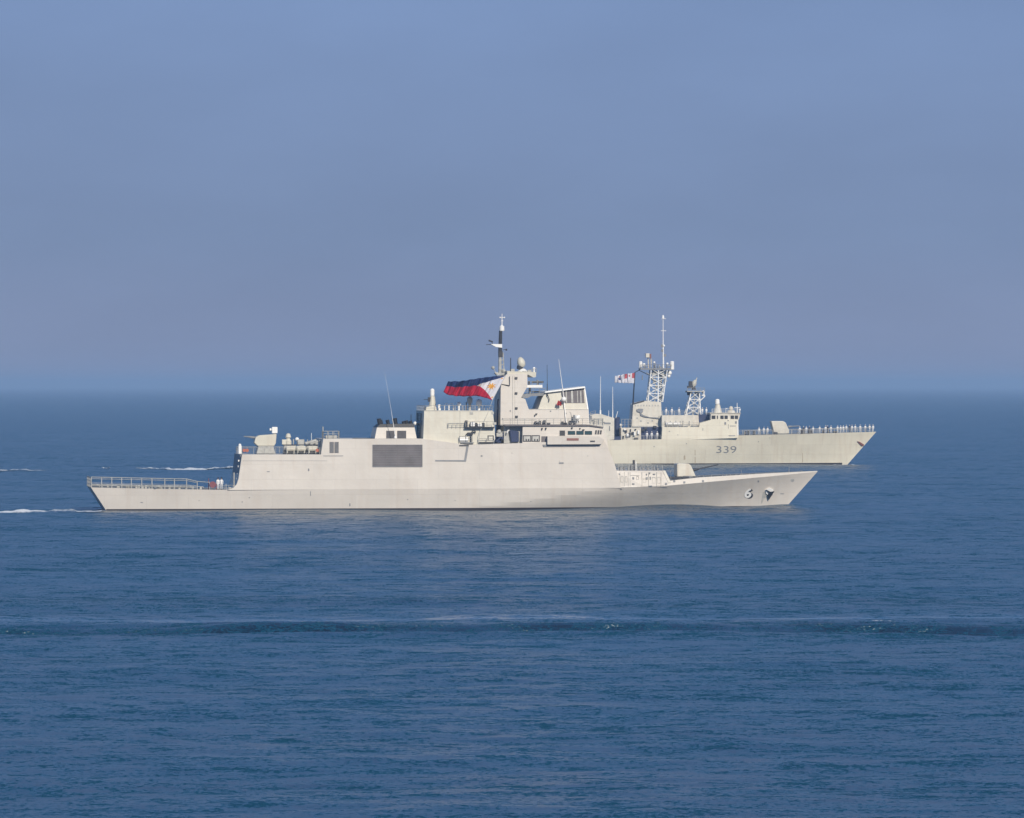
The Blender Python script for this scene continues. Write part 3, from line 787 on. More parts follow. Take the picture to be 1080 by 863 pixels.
# enclosed mast
mast = empty('mast'); mast.parent = NR
TW = W(2.9, .12, zk0+9.5)
mb = block(near, [(527.8, 448.6), (528.2, 400.8), (535, 394.6), (556.2, 394.6), (556.2, 408), (549.6, 419.4), (554.0, 421), (557.6, 431.6), (620.5, 431.6), (621.4, 448.6)], W(3.9, .10, zk0+9.5))
mb.build('mast_house', M['hull'], mast)
TB = W(3.9, .10, zk0+9.5)
mb = MB(); panel(near, rect(540.6, 396.5, 541.0, 448), TB, .06, .03, mb); panel(near, rect(543.0, 396.5, 543.2, 448), TB, .05, .03, mb)
panel(near, rect(528.5, 442.6, 566, 443.0), TB, .05, .03, mb); panel(near, rect(558.5, 431.8, 620, 432.2), TB, .05, .03, mb)
mb.build('mast_conduit', M['gear'], mast)
for x, y in ((544.5, 398.8), (544.5, 414.8), (544.7, 430.6), (545, 439.5)):
    mb = panel(near, rect(x-1.4, y-1.0, x+1.3, y+1.0), TB, .22, .05); mb.build('porthole', M['dark'], mast)
mb = MB()
for x, y in ((538.3, 433.4), (580.8, 433.7), (530.2, 441.8), (597, 436)): panel(near, rect(x-.6, y-.6, x+.6, y+.6), TB, .08, .02, mb)
mb.build('mast_fitting', M['mid'], mast)
# aft triangular bracket under the top platform
mb = slab(near, [(523.8, 396.6), (541, 396.4), (529.4, 406), (528.4, 406)], -1.0, 2.0); mb.build('bracket', M['louver'], mast)
mb = MB(); mb.tube(Ln(528.5, 405.5, -3.2), Ln(537.5, 406.9, -3.4), .09); mb.tube(Ln(537.5, 406.9, -3.4), Ln(537.5, 397, -3.4), .05); mb.build('boom', M['dark'], mast)
# forward house with the radar panel
UH = W(3.6, .12, zk0+12)
mb = block(near, [(567.5, 431.8), (571.5, 420.5), (575.0, 414.6), (593, 411.6), (616.2, 409.4), (618.2, 425.4), (621.8, 448.7), (568, 448.7), (567.6, 440)], W(3.3, .12, zk0+12)); mb.build('radar_house', M['sup'], mast)
UHb = W(3.3, .12, zk0+12)
mb = block(near, [(574.5, 414.5), (575.2, 413.0), (616.9, 407.6), (617.3, 409.2)], W(3.45, .1, zk0+15)); mb.build('radar_house_roof', M['white'], mast)
ap = panel(near, [(592.6, 412.0), (615.4, 410.2), (616.6, 425.2), (595.3, 425.2), (593, 420)], UHb, .05, .03)
apo = ap.build('radar_panel', M['louver'], mast)
mb = MB()
for x0, wd in ((596.5, 1.2), (602.2, 2.0), (608.5, .9), (611.8, 1.3)):
    panel(near, [(x0, 412.4), (x0+wd, 412.3), (x0+wd+.4, 424.8), (x0+.4, 424.8)], UHb, .09, -.055, mb)
mb.build('panel_strip', M['gear'], apo)
mb = panel(near, [(616.0, 409.6), (617.2, 409.5), (620.6, 431), (621.7, 448), (620.3, 448), (619.2, 431)], UHb, .06, .03); mb.build('lit_corner_strip', M['white'], mast)  # white strip paints in the sunlit front corner
# platforms
mb = block(near, [(535, 394.5), (535, 391.6), (565.6, 392.6), (565.2, 397.8), (562.5, 398.2), (557, 395.2)], W(2.6)); mb.build('top_platform', M['sup'], mast)
mb = block(near, [(555, 409.0), (555, 406.2), (572.0, 406.0), (572.2, 408.9)], W(2.3)); mb.build('radar_platform', M['white'], mast)
mb = block(near, [(549.0, 418.2), (550, 415.8), (557, 415.4), (577, 414.2), (577, 417.4), (560, 418.0), (556.6, 420.0), (552, 419.8)], W(3.0)); mb.build('sensor_platform', M['mid'], mast)
mb = MB(); rail(mb, Ln(556.5, 394.8, -2.4), Ln(565.5, 392.7, -2.4), .6, .8, 2, .03); rail(mb, Ln(556, 406.1, -2.2), Ln(571.8, 406, -2.2), .55, .9, 2, .03)
rail(mb, Ln(549.5, 415.8, -2.9), Ln(575, 414.4, -2.9), .7, .9, 2, .03)
mb.build('platform_rail', M['gear'], mast)
mb = MB(); slab(near, rect(558.5, 409, 560, 415.5), -1.2, 1, mb); slab(near, rect(566.5, 401.0, 568.2, 406), -.5, .6, mb); slab(near, rect(561.0, 412.6, 569.5, 414.0), -.3, .3, mb)
slab(near, rect(557.5, 402.2, 559, 406), -.6, .6, mb)
mb.build('platform_post', M['mid'], mast)
mb = MB(); p = Ln(567, 403, -1); mb.box(p+Vector((-.9, -.12, -.15)), p+Vector((.9, .12, .15))); mb.tube(p, p+Vector((0, 0, -.5)), .12); mb.build('navigation_radar', M['dark'], mast)
mb = MB(); p = Ln(563.2, 392.8, -1); mb.tube(p, p+Vector((0, 0, .45)), .15); mb.ball(p+Vector((0, 0, .6)), .22); mb.build('navigation_light', M['white'], mast)
mb = MB()
for x, y, hh in ((535.6, 394.6, .5), (558, 394, .5), (553, 394, .4), (540.5, 393, .55)): 
    p = Ln(x, y, -1.2); mb.box(p+Vector((-.25, -.2, -.1)), p+Vector((.3, .3, hh)))
mb.build('junction_box', M['gear'], mast)
# fire control dome
mb = MB(); p = Ln(551, 393.0); mb.lathe(p, [(.75, 0), (.8, .2), (.5, .5), (.3, .6)], 14); mb.build('dome_base', M['white'], mast)
mb = MB(); mb.tube(Ln(547.5, 389.8), Ln(548.6, 386.5), .42, .5, 10); mb.build('dome_mount', M['dark'], mast)
mb = MB(); p = Ln(549.6, 382.4)
n_ = 14; prof = [(max(math.sin(math.pi*k/10), .02)*.62*(1+.15*math.cos(math.pi*k/10)), -.86*math.cos(math.pi*k/10)) for k in range(11)]
tmp = MB(); tmp.lathe((0, 0, 0), prof, n_)
import mathutils
rot = mathutils.Matrix.Rotation(R(-14), 3, 'Y')
tmp.v = [tuple(rot @ Vector(v) + p) for v in tmp.v]; o = tmp.build('fire_control_radome', M['sup'], mast, smooth=True)
mb = MB(); mb.tube(Ln(538.6, 394), Ln(538.6, 377.5), .10, .06, 6); mb.ball(Ln(539.6, 391), .28); mb.build('thin_mast', M['dark'], mast)
# pole mast
mb = MB(); mb.tube(Ln(527.2, 396), Ln(527.4, 372), .26, .24, 8); mb.tube(Ln(531.6, 394), Ln(530.6, 372), .10, .08, 6)
for y in (391, 386, 381, 376): mb.tube(Ln(527.2, y), Ln(531.4, y-2), .06)
mb.build('pole_mast', M['gear'], mast)
mb = MB(); mb.tube(Ln(527.4, 372.5), Ln(528.0, 349), .30, .25, 8); p = Ln(527.8, 374); mb.box(p+Vector((-.3, -.3, -.4)), p+Vector((.3, .3, .5))); mb.build('pole_upper', M['dark'], mast)
mb = MB(); p = Ln(529.3, 349.2); mb.lathe(p, [(.36, 0), (.40, .1), (.38, .72), (.2, .8), (.12, .9)], 12); mb.build('direction_finder', M['white'], mast)
mb = MB(); mb.tube(Ln(529.4, 344.5), Ln(529.5, 331), .09, .05, 6); mb.tube(Ln(527.3, 335), Ln(532, 335), .05); mb.tube(Ln(528.4, 338.5), Ln(530.6, 338.5), .05); mb.ball(Ln(527.3, 335), .12); mb.ball(Ln(531.9, 335), .12)
mb.build('top_aerial', M['white'], mast)
mb = slab(near, [(517.6, 362.9), (529.6, 363.1), (529.6, 366.9), (523, 366.0)], -.35, .7); mb.build('yardarm', M['white'], mast)
mb = MB(); mb.tube(Ln(515.4, 359.2), Ln(519.8, 360.6), .16, .10); mb.tube(Ln(518.6, 360.3), Ln(519.4, 363), .06); mb.tube(Ln(512.5, 363.6), Ln(519, 363.4), .05)
p = Ln(534, 369); mb.tube(Ln(530, 369), p, .05); mb.ball(p, .15)
mb.build('wind_sensor', M['dark'], mast)
mb = MB(); p = Ln(520, 388); mb.ball(p, .28); mb.tube(p, p+Vector((.5, 0, -.9)), .06); mb.tube(Ln(522, 393), Ln(529, 394.5), .10); slab(near, [(522, 393.6), (541, 393.2), (541, 395.4), (524.5, 396)], -.8, 1.6, mb)
p = Ln(531.2, 391.5); mb.ball(p, .34)
mb.build('mast_bracket', M['gear'], mast)
# whips on radar house, signal ball and bundled red cloth
mb = MB(); mb.tube(Ln(577.2, 418, -3.3), Ln(577.2, 405, -3.3), .09, .06, 5); mb.tube(Ln(577.2, 405, -3.3), Ln(577, 385, -3.3), .04, .03, 5)
mb.path([Ln(577.4, 416, -3.4), Ln(579.3, 421, -3.4), Ln(578.8, 424, -3.4)], .06, 5); mb.build('whip_antenna', M['dark'], mast)
mb = MB(); mb.tube(Ln(594.6, 419, -3.6), Ln(589.2, 379, -3.6), .075, .022, 6); mb.tube(Ln(595.0, 424, -3.6), Ln(597.2, 446, -4.2), .07, .07, 5); mb.ball(Ln(594.6, 421.2, -3.9), .40)
mb.build('whip_antenna', M['white'], mast)
mb = MB(); mb.path([Ln(599, 433, -3.6), Ln(602, 436, -3.7), Ln(603, 441, -3.8)], .05); mb.build('hose', M['mid'], mast)
# halyard from the mast to the boat deck
mb = MB(); mb.path([Ln(533, 396.6, -4.0), Ln(519.3, 422.4, -4.6), Ln(514, 437, -5.3), Ln(508.5, 449, -6.0), Ln(505.8, 458, -6.3), Ln(504.8, 466.4, -6.3)], .035, 5)
mb.path([Ln(529, 404, -3.6), Ln(524.5, 432, -2)], .03, 4)
mb.build('halyard', M['gear'], NR)

# foredeck: missile deck block, gun, bow fittings
VB = W(6.2, .10, zk0)
vb = lambda x, z: max(min(nsurf(x, min(z, zT(x))) - .02 - .14*(z-zT(x)), 6.8), .5)
mb = block(near, [(645, 515), (647, 496.6), (701.2, 496.6), (703, 501), (707.2, 509.0), (700, 512.0), (680, 513.0)], vb); vls = mb.build('missile_deck', M['hull'], NR)
mb = block(near, [(698.8, 496.5), (701.6, 496.4), (708.0, 509.2), (705.0, 509.4)], lambda x, z: vb(x, z)+.05); mb.build('breakwater_edge', M['fsup'], vls)
mb = MB()
for x in (653.8, 658.5, 662.6, 664.5, 677, 684, 692.5, 697.2): panel(near, rect(x, 498, x+.35, 513), vb, .05, .02, mb)
panel(near, rect(664.8, 501.3, 674.5, 501.6), vb, .05, .02, mb); panel(near, rect(653, 513.7, 704, 514.0), vb, .05, .02, mb)
mb.build('locker_seam', M['gear'], vls)
mb = MB()
for x, y, wd, hh in ((668, 504.5, 1.8, 2.4), (668, 510.6, 2.4, 1.6), (682, 500.4, 1, 1.6), (682.2, 504.6, 2, 2.4), (685.5, 499, .8, 1.8), (690, 500.2, 2.4, 1), (686, 504.4, 1.2, 3), (686.2, 512.6, 3.4, .9),
                  (653.5, 500, 1.4, 1), (702.6, 510.2, 2.2, 1.8), (648, 493, 1.6, 2), (650, 489.5, 2, 1)):
    panel(near, rect(x-wd/2, y-hh/2, x+wd/2, y+hh/2), vb, .10, .02, mb)
mb.build('locker_latch', M['mid'], vls)
mb = MB()
for x, y, wd, hh in ((656.2, 505.5, 2.6, 6), (660.6, 505.5, 2.2, 6), (672.5, 504.2, 2.4, 3.4), (679.8, 507, 3.4, 4), (689.6, 506.5, 3.4, 6.5), (695, 506.5, 3.2, 6.5)):
    for a in ((x-wd/2, y-hh/2, x+wd/2, y-hh/2+.22), (x-wd/2, y+hh/2-.22, x+wd/2, y+hh/2), (x-wd/2, y-hh/2+.22, x-wd/2+.2, y+hh/2-.22), (x+wd/2-.2, y-hh/2+.22, x+wd/2, y+hh/2-.22)):
        panel(near, rect(*a), vb, .08, .02, mb)
mb.build('locker_door', M['gear'], vls)
mb = MB(); p0, p1 = Ln(652, 496.5, -5.2), Ln(698.5, 496.5, -5.0)
rail(mb, p0, p1, .85, .75, 3, .035); rail(mb, Vector((p0.x, 5.2, p0.z)), Vector((p1.x, 5, p1.z)), .85, 1.2, 3, .03)
mb.build('missile_deck_rail', M['gear'], vls)
mb = MB(); 
for x, wd, y0 in ((655, 2.0, 493), (659, 1.4, 492.2), (663.5, 1.8, 492.8), (666, 1, 491), (675, 1.6, 492.6), (679, 1.6, 493.4), (684, 2, 493), (690, 1.6, 492), (694, 2.0, 493.8)):
    slab(near, rect(x-wd/2, y0, x+wd/2, 496.5), -3.6, .8, mb)
mb.build('deck_equipment', M['mid'], vls)
mb = MB(); slab(near, rect(667.5, 485.4, 669.6, 496.5), -4, .3, mb); mb.build('dark_post', M['dark'], vls)
mb = MB(); slab(near, rect(670.4, 486.8, 671.2, 496.5), -4, .15, mb); mb.build('white_post', M['white'], vls)
# main gun
gun = empty('main_gun'); gun.parent = NR
a = [(714.2, 502.9), (714.0, 489.6), (715.5, 488.9), (726.6, 489.2), (728.8, 491), (734.0, 502.6)]
A = [Ln(x, y, -1.45) for x, y in a]; mb = MB()
cx_ = Ln(723, 496).x
prism(mb, A, [Vector((p.x, 1.45, p.z)) for p in A])
o = mb.build('gun_house', M['fsup'], gun, bevel=.10)
mb = MB(); mb.lathe(Ln(723, 503.8), [(1.6, 0), (1.6, .3)], 20); mb.build('gun_ring', M['mid'], gun)
mb = MB(); mb.tube(Ln(730.5, 496), Ln(737, 494.6), .24, .16, 8); mb.tube(Ln(737, 494.6), Ln(757.5, 490.2), .10, .09, 8); mb.build('barrel', M['dark'], gun)
mb = MB()
for x, y in ((735, 503.3), (742, 502.8), (750, 502.4), (762, 501.6), (766, 500.8), (770, 500.9), (776, 500.4), (781, 500), (782.5, 499.6), (790, 499.4), (797, 499), (807, 498.4), (815, 498.2), (832, 497.7), (845, 497.3)):
    p = near.S(x, y, lambda X, Z: max(nsurf(X, zT(X))-.3, .1)); p.z = zT(p.x)
    mb.tube(p, p+Vector((0, 0, .14+.12*random.random())), .11)
for x, hh in ((782, .7), (832.3, .8), (707.5, 1.6)):
    p = Ln(x, 500, -1 if x > 720 else -4.5); p.z = zT(p.x); mb.tube(p, p+Vector((0, 0, hh)), .04)
mb.build('bollard', M['mid'], NR)
mb = MB(); 
for k in range(10):                              # dark cover edge behind the bulwark
    pass
slab(near, rect(704.5, 502.8, 727, 504.8), -3.4, .4, mb); mb.build('gun_deck_coaming', M['dark'], NR)
mb = MB()
for x, y in ((711.2, 507.6), (721.8, 508.8), (741.5, 507.4)): panel(near, rect(x-1.1, y-1, x+1.1, y+1), nsurf, .06, .02, mb)
panel(near, rect(799.3, 506.8, 800.6, 508.6), nsurf, .06, .02, mb); panel(near, rect(823, 520.5, 827, 521.2), nsurf, .05, .02, mb)
mb.build('fairlead', M['mid'], NR)
mb = MB()                                       # draught ring mark
ring_o = [(835.8+2.0*math.cos(t), 506.6+1.8*math.sin(t)) for t in [2*math.pi*k/16 for k in range(16)]]
panel(near, ring_o, nsurf, .03, .02, mb); mb.build('ring_mark', M['gear'], NR)
num = text_on(near, '6', 785.2, 525.3, 10.2, nsurf, .07, M['white'], NR, 'hull_number', bold=.03, shear=.16, xs=1.15)
text_on(near, '6', 787.0, 526.1, 10.2, nsurf, .035, M['dark'], num, 'number_shadow', bold=.03, shear=.16, xs=1.15)
# anchor in its recess
anc = empty('anchor'); anc.parent = NR
mb = panel(near, [(807.4, 516.8), (811.5, 514.6), (815.8, 516.8), (815.6, 521.5), (811, 523.2), (808, 521)], nsurf, .25, .1); mb.build('hawse_plate', M['white'], anc, bevel=.04)
mb = MB(); panel(near, [(808.0, 516.4), (812.6, 518.8), (817.0, 518.2), (814.2, 522.4), (811.2, 527.2), (809.8, 521.8), (811.4, 520.2)], nsurf, .5, -.2, mb)
mb.build('anchor_flukes', M['black'], anc, bevel=.03)
mb = panel(near, [(804.6, 519.6), (807.6, 518.2), (809.4, 523.2), (806.0, 526.2), (803.4, 531.2), (802.8, 531.0), (803.6, 525)], nsurf, .04, .02); mb.build('rust_stain', M['gear'], anc)

# flight deck edge nets raised as rails, posts and fittings
mb = MB(); 
for sg in (-1, 1):
    prev = None
    xs = [96.5, 107.3, 118, 128.4, 138.6, 149.5, 160.3, 173.8, 184, 196.8, 208]
    for x in xs:
        p = Ln(x, 514.5, -6.5); bb = nsurf(p.x, zT(p.x))-.15; p = Vector((p.x, sg*bb, zT(p.x)))
        hh = (1.55 if x < 200 else 1.2) if sg < 0 else .25
        mb.tube(p, p+Vector((0, 0, hh)), .09, .07, 5)
        if prev is not None:
            for fr_, rr in ((1, .06), (.84, .04), (.45, .025), (.2, .05)):
                mb.tube(prev[0]+Vector((0, 0, prev[1]*fr_)), p+Vector((0, 0, hh*fr_)), rr, None, 4)
        prev = (p, hh)
    q = Ln(221, 515, -6.2); q = Vector((q.x, sg*6.3, zT(q.x))); mb.tube(prev[0]+Vector((0, 0, prev[1])), q+Vector((0, 0, prev[1]-.1)), .05); mb.tube(q, q+Vector((0, 0, prev[1]-.1)), .05)
a = Ln(96.3, 514.5, -6); a = Vector((a.x, -6, zT(a.x))); rail(mb, a, Vector((a.x, 6, a.z)), 1.5, 1.5, 3, .05)
mb.build('flight_deck_net', M['gear'], NR)
mb = MB()
for k in range(26):
    x = random.uniform(100, 218); p = Ln(x, 514.5, -5.6); p.z = zT(p.x); hh = random.uniform(.15, .5)
    mb.box(p+Vector((-.15, -.1, 0)), p+Vector((.15, .1, hh)))
mb.build('deck_fitting', M['gear'], NR)
mb = MB(); p = Ln(246.8, 515, -5.6); p.z = zT(p.x); mb.tube(p, p+Vector((0, 0, 2.6)), .10); q = p+Vector((-1.2, 0, 0)); mb.tube(q, q+Vector((0, 0, .9)), .05); rail(mb, q+Vector((-1, 0, 0)), q+Vector((1.1, 0, 0)), .7, .6, 2, .03)
p2 = p+Vector((-.75, .3, 0)); mb.box(p2, p2+Vector((.35, .3, .4)))
mb.build('flood_light_post', M['gear'], NR)
mb = MB(); p = Ln(223.5, 515.8, -5.9); p.z = zT(p.x); mb.lathe(p+Vector((.1, -.15, .75)), [(.5, 0), (.5, .08), (.25, .1), (.25, .3), (.5, .32), (.5, .4)], 12, 'Y'); mb.tube(p+Vector((-.5, 0, 0)), p+Vector((-.5, 0, 1.7)), .06); mb.tube(p+Vector((.7, 0, 0)), p+Vector((.7, 0, 1.4)), .06)
mb.build('hose_reel', M['hose'], NR)
mb = slab(near, [(250.2, 514), (253.4, 479.6), (255.3, 479.6), (252, 505), (250.6, 511)], -5.4, 10.8); mb.build('hangar_end_shaded', M['mid'], NR)  # aft face coloured mid grey to paint in its shade
mb = MB()
for k, (x, y) in enumerate(((250.0, 505), (250.2, 509), (249.8, 511.6), (250.8, 500), (251.6, 492), (251.8, 486))):
    slab(near, rect(x-.7, y-.9, x+.7, y+.9), -5.5, .2, mb)
mb.build('door_fitting', M['white'], NR)

# ================================================================== FAR FRIGATE
Y1 = 1130.0
X1 = (630-CX)/F*Y1
far = Ship(empty('frigate', (X1, Y1, 0), R(4)), X1, Y1, R(4))
tag(far.root, 'cream grey frigate with white lattice masts and number 339 on its hull', 'warship')
FRT = far.root; Lf = far.L
fk = tabx(far, [(330, 470), (440, 468), (640, 464.4), (700, 463.4), (782, 459.3)], -7.7) + tabx(far, [(850, 457.6)], -5.0) + tabx(far, [(924, 455.5)], 0)
fK = lambda x: interp(fk, x); fT = lambda x: fK(x)+.003
za, zb_ = Lf(345, 490.2, -7), Lf(338, 470, -7.4)
sa, sb = Lf(894.5, 489.3, 0), Lf(924.2, 455.5, 0)
fsurf, fhull = build_hull(far, dict(aft=lambda z: za.x+(zb_.x-za.x)*z/zb_.z, tip=lambda z: sa.x+(sb.x-sa.x)*z/sb.z, knuckle=fK, top=fT,
                                   bw=7.6, bk=8.0, ew=60, ek=48, pw=1.7, pk=2.1, stern=.1, tumble=0.0, mat=M['far'], boot=.25), None)
fz = fK(0)
FS = W(7.95, .06, fz)
FU = W(6.6, .06, fz+3)
mb = block(far, [(697.6, 464.8), (698.6, 450.6), (737.5, 450.4), (738, 446.4), (750.5, 442.8), (778.6, 443.0), (779.0, 459.6), (778, 462)], FS)
fsup = mb.build('superstructure', M['far'], FRT)
mb = block(far, [(749.5, 442.9), (749.9, 436.2), (780.9, 436.2), (779.2, 442.9)], W(7.0)); fbr = mb.build('bridge', M['fsup'], FRT)
mb = block(far, [(748.8, 436.2), (748.8, 435.5), (781.4, 435.5), (781.4, 436.2)], W(7.2)); mb.build('bridge_roof', M['fsup'], fbr)
for x0, x1 in ((750.6, 754.6), (756.2, 757.3), (759.8, 763.2), (764.2, 767.6), (770.6, 774.2), (775.0, 778.4)):
    g = panel(far, rect(x0, 438.4, x1, 442.0), W(7.0), .06, .03); g.build('window', M['black'], fbr)
mb = panel(far, [(777.6, 443.1), (778.4, 443.1), (778.8, 459.4), (777.7, 459.4)], FS, .06, .03); mb.build('lit_corner_strip', M['white'], fsup)  # bright sunlit front edge painted on as a white strip
mb = MB()
for x, y, wd, hh in ((765, 446.6, 1.8, 2.6), (776.2, 445.6, 1.8, 2.6), (768, 443.6, 1.2, 1), (741.4, 453, .5, 2.6), (706, 455, 1.2, .8), (773, 449.4, 6, .5), (772, 459.6, 7, .6), (768.3, 450, .3, 5), (715, 458.8, .8, .8), (690, 471, .9, .9), (724, 468, .8, .8), (800, 466, .8, .8), (812, 462, .7, .7)):
    panel(far, rect(x-wd/2, y-hh/2, x+wd/2, y+hh/2), FS if y < 462 else fsurf, .08, .02, mb)
mb.build('hull_opening', M['mid'], FRT)
# rust stains on the far hull
rm = mat('rust_wash', (0.44, 0.37, 0.26), .7, noise=.15, nscale=.6)
mb = MB()
panel(far, [(732.8, 474.5), (733.4, 474.5), (733.6, 488.2), (732.7, 488.2)], fsurf, .03, .02, mb)
panel(far, [(721.2, 480.6), (722.6, 480.4), (723.0, 484.5), (721.0, 485.2)], fsurf, .03, .02, mb)
panel(far, [(846.2, 478), (846.7, 478), (846.8, 488), (846.1, 488)], fsurf, .03, .02, mb)
mb.build('rust_stain', rm, FRT)
# bridge roof gear
mb = MB(); p = Lf(757, 435.6); h1 = Lf(757, 426.6).z-p.z
mb.lathe(p, [(1.05, 0), (.95, .4), (.62, h1*.8), (.5, h1)], 12); pd = mb.build('radome_pedestal', M['fsup'], fbr)
mb = MB(); p = Lf(756.6, 426.8); h2 = Lf(757, 420.9).z-p.z; mb.lathe(p, [(.3, 0), (.52, .15), (.55, .5), (.52, h2-.25), (.3, h2-.03), (.05, h2)], 12); mb.build('radome', M['white'], fbr)
mb = MB(); p = Lf(771, 435.5); mb.lathe(p, [(1.0, 0), (.9, .5), (.3, .7)], 12); mb.ball(p+Vector((0, 0, 1.1)), .5); mb.build('fire_director', M['fsup'], fbr)
mb = MB(); mb.tube(Lf(777.6, 435.5), Lf(777.4, 425), .12, .07); mb.tube(Lf(774.5, 430), Lf(780.6, 430), .08); mb.tube(Lf(780, 436), Lf(780.5, 431), .1); mb.ball(Lf(780.2, 432.4), .25); mb.tube(Lf(765.5, 435.5), Lf(765.5, 430.5), .06); mb.tube(Lf(765.5, 431), Lf(768, 430.6), .05)
rail(mb, Lf(751, 435.5, -6.8), Lf(780, 435.5, -6.8), .9, 1.5, 3, .04)
mb.build('bridge_mast', M['white'], fbr)
# mid deckhouse with small lattice mast
mb = block(far, [(697.8, 450.6), (698.4, 438.2), (736.6, 438.0), (737.4, 450.4)], FU); fdh = mb.build('deckhouse', M['fsup'], FRT)
mb = MB()
for x, wd, hh in ((704, 5, .8), (711, 7, .9), (717.5, 3, 2.2), (722.5, 6, .9), (732.5, 7, 1.2)): panel(far, rect(x-wd/2, 450.2-hh, x+wd/2, 450.2), FU, .5, .02, mb)
for x in (701.5, 707, 712.8, 717.4, 720.4, 727): panel(far, rect(x-.35, 444, x+.35, 449.5), FU, .12, .02, mb)
mb.build('side_gear', M['mid'], fdh)
mb = MB(); rail(mb, Lf(698.6, 450.4, -7.4), Lf(737, 450.2, -7.4), 1.0, 1.2, 3, .04); rail(mb, Lf(698.6, 438.1, -6.2), Lf(736.5, 438, -6.2), 1.0, 1.5, 3, .035); mb.build('deckhouse_rail', M['fsup'], fdh)
mb = block(far, [(736.8, 446.4), (736.8, 437.4), (748.6, 437.4), (749, 442.9)], W(4.0)); mb.build('recess_wall', M['navy'], fdh)
mb = MB(); p = Lf(713.8, 450.2, -6.9); mb.lathe(p+Vector((-.9, 0, .7)), [(.2, 0), (.4, .12), (.4, 1.6), (.2, 1.75)], 10, 'X'); p = Lf(706, 450.2, -6.9); mb.lathe(p+Vector((-.9, 0, .7)), [(.2, 0), (.4, .12), (.4, 1.6), (.2, 1.75)], 10, 'X'); mb.build('raft_canister', M['white'], fdh)
ft = empty('forward_lattice_mast'); ft.parent = FRT
def crn(x0, x1, y, hw0, cc=0.0): 
    a, b = Lf(x0, y), Lf(x1, y); return [Vector((a.x, cc-hw0, a.z)), Vector((b.x, cc-hw0, b.z)), Vector((b.x, cc+hw0, b.z)), Vector((a.x, cc+hw0, a.z))]
mb = MB(); truss(mb, crn(722.6, 738.2, 438, 1.8), crn(728.6, 737.2, 413, 1.0), 3, .095); 
mb.tube(Lf(737, 424), Lf(743.6, 418), .12); mb.tube(Lf(736, 416), Lf(743.5, 418), .12); mb.tube(Lf(743.5, 418), Lf(741.8, 413), .1)
mb.build('lattice', M['white'], ft)
mb = MB(); a, b = Lf(724, 412.8), Lf(742.2, 412.2); mb.box((a.x, -1.8, a.z-.12), (b.x, 1.8, a.z+.12)); rail(mb, Vector((a.x, -1.8, a.z)), Vector((b.x, -1.8, a.z)), .8, 1.0, 2, .035); mb.build('platform', M['gear'], ft)
mb = MB(); p = Lf(731.5, 411.5); mb.tube(p, p+Vector((0, 0, 1.0)), .55, .4, 10); mb.box(p+Vector((-1.5, -.7, .4)), p+Vector((-.2, .7, 1.0))); mb.tube(Lf(723, 413.2), Lf(728, 413.2), .22); mb.box(Lf(726, 413)+Vector((-.3, -.3, -.9)), Lf(728, 413)+Vector((.2, .3, -.1)));
mb.build('radar_mount', M['dark'], ft)
tmp = MB(); tmp.lathe((0, 0, 0), [(.15, -.7), (.7, -.55), (1.0, -.2), (1.05, 0), (.98, .05), (.5, .28), (.1, .35)], 16, 'X')
rot = mathutils.Matrix.Rotation(R(-25), 3, 'Z') @ mathutils.Matrix.Rotation(R(12), 3, 'Y'); p = Lf(732.8, 405)
tmp.v = [tuple(rot @ Vector(v) + p) for v in tmp.v]; tmp.tube(p+Vector((.3, 0, .6)), p+Vector((.5, 0, 1.5)), .12); tmp.build('tracking_radar', M['sup'], ft)
mb = MB(); p = Lf(728.6, 404.8); mb.box(p+Vector((-.5, -.6, -.8)), p+Vector((.25, .6, .6))); mb.build('radar_back', M['dark'], ft, bevel=.08)
mb = MB(); p = Lf(741.6, 413.6); mb.ball(p, .42); mb.tube(p, p+Vector((0, 0, -.9)), .12); mb.build('small_radome', M['white'], ft)
# funnel block under main mast
mb = block(far, [(665.6, 463.5), (667.8, 426.8), (670, 425.2), (679.5, 423.0), (697.2, 424.0), (698.0, 440), (698, 450.4), (676, 450.6), (676, 463.6)], W(3.8, .04, fz+8)); fb = mb.build('funnel_block', M['fsup'], FRT)
FBk = W(3.8, .04, fz+8)
mb = MB(); panel(far, [(667.4, 427.0), (667.9, 425.6), (679.6, 422.2), (679.6, 423.6), (670, 426.3)], FBk, .10, .3, mb); mb.build('funnel_edge', M['dark'], fb)
mb = MB()
panel(far, [(671.4, 432), (674.2, 431.0), (678.4, 431.4), (678.0, 434.6), (676.2, 436.0), (678.8, 438), (686, 440.2), (692, 440.2), (697.6, 441.4), (697.6, 442.2), (690, 441.2), (680, 440), (675.6, 438.4), (675.0, 435), (672, 434.2)], FBk, .30, .02, mb)
mb.build('funnel_platform', M['mid'], fb)
mb = MB()
for i in range(9): panel(far, rect(669.5+i*3.0, 427.0, 670.7+i*3.0, 428.6), FBk, .06, .02, mb)
panel(far, rect(667.5, 449.3, 697.5, 450.5), FBk, .5, .1, mb)
for x, y in ((676, 444), (683.6, 446), (688.2, 443.6), (672.2, 441), (692.8, 446.8)): panel(far, rect(x-.8, y-.8, x+.8, y+.8), FBk, .1, .02, mb)
mb.build('funnel_vent', M['gear'], fb)
mb = block(far, [(675.5, 464), (675.5, 450.8), (698, 450.6), (698, 464)], W(4.6)); mb.build('boat_recess', M['navy'], FRT)  # inner block coloured dark navy all over
mb = MB()
for x, y in ((678.6, 453.4), (681, 451.6), (691, 450.2)): 
    slab(far, rect(x-1.5, y-1, x+1.5, y+1.5), -5.3, 1, mb)
mb.build('boat_davit', M['dark'], FRT)
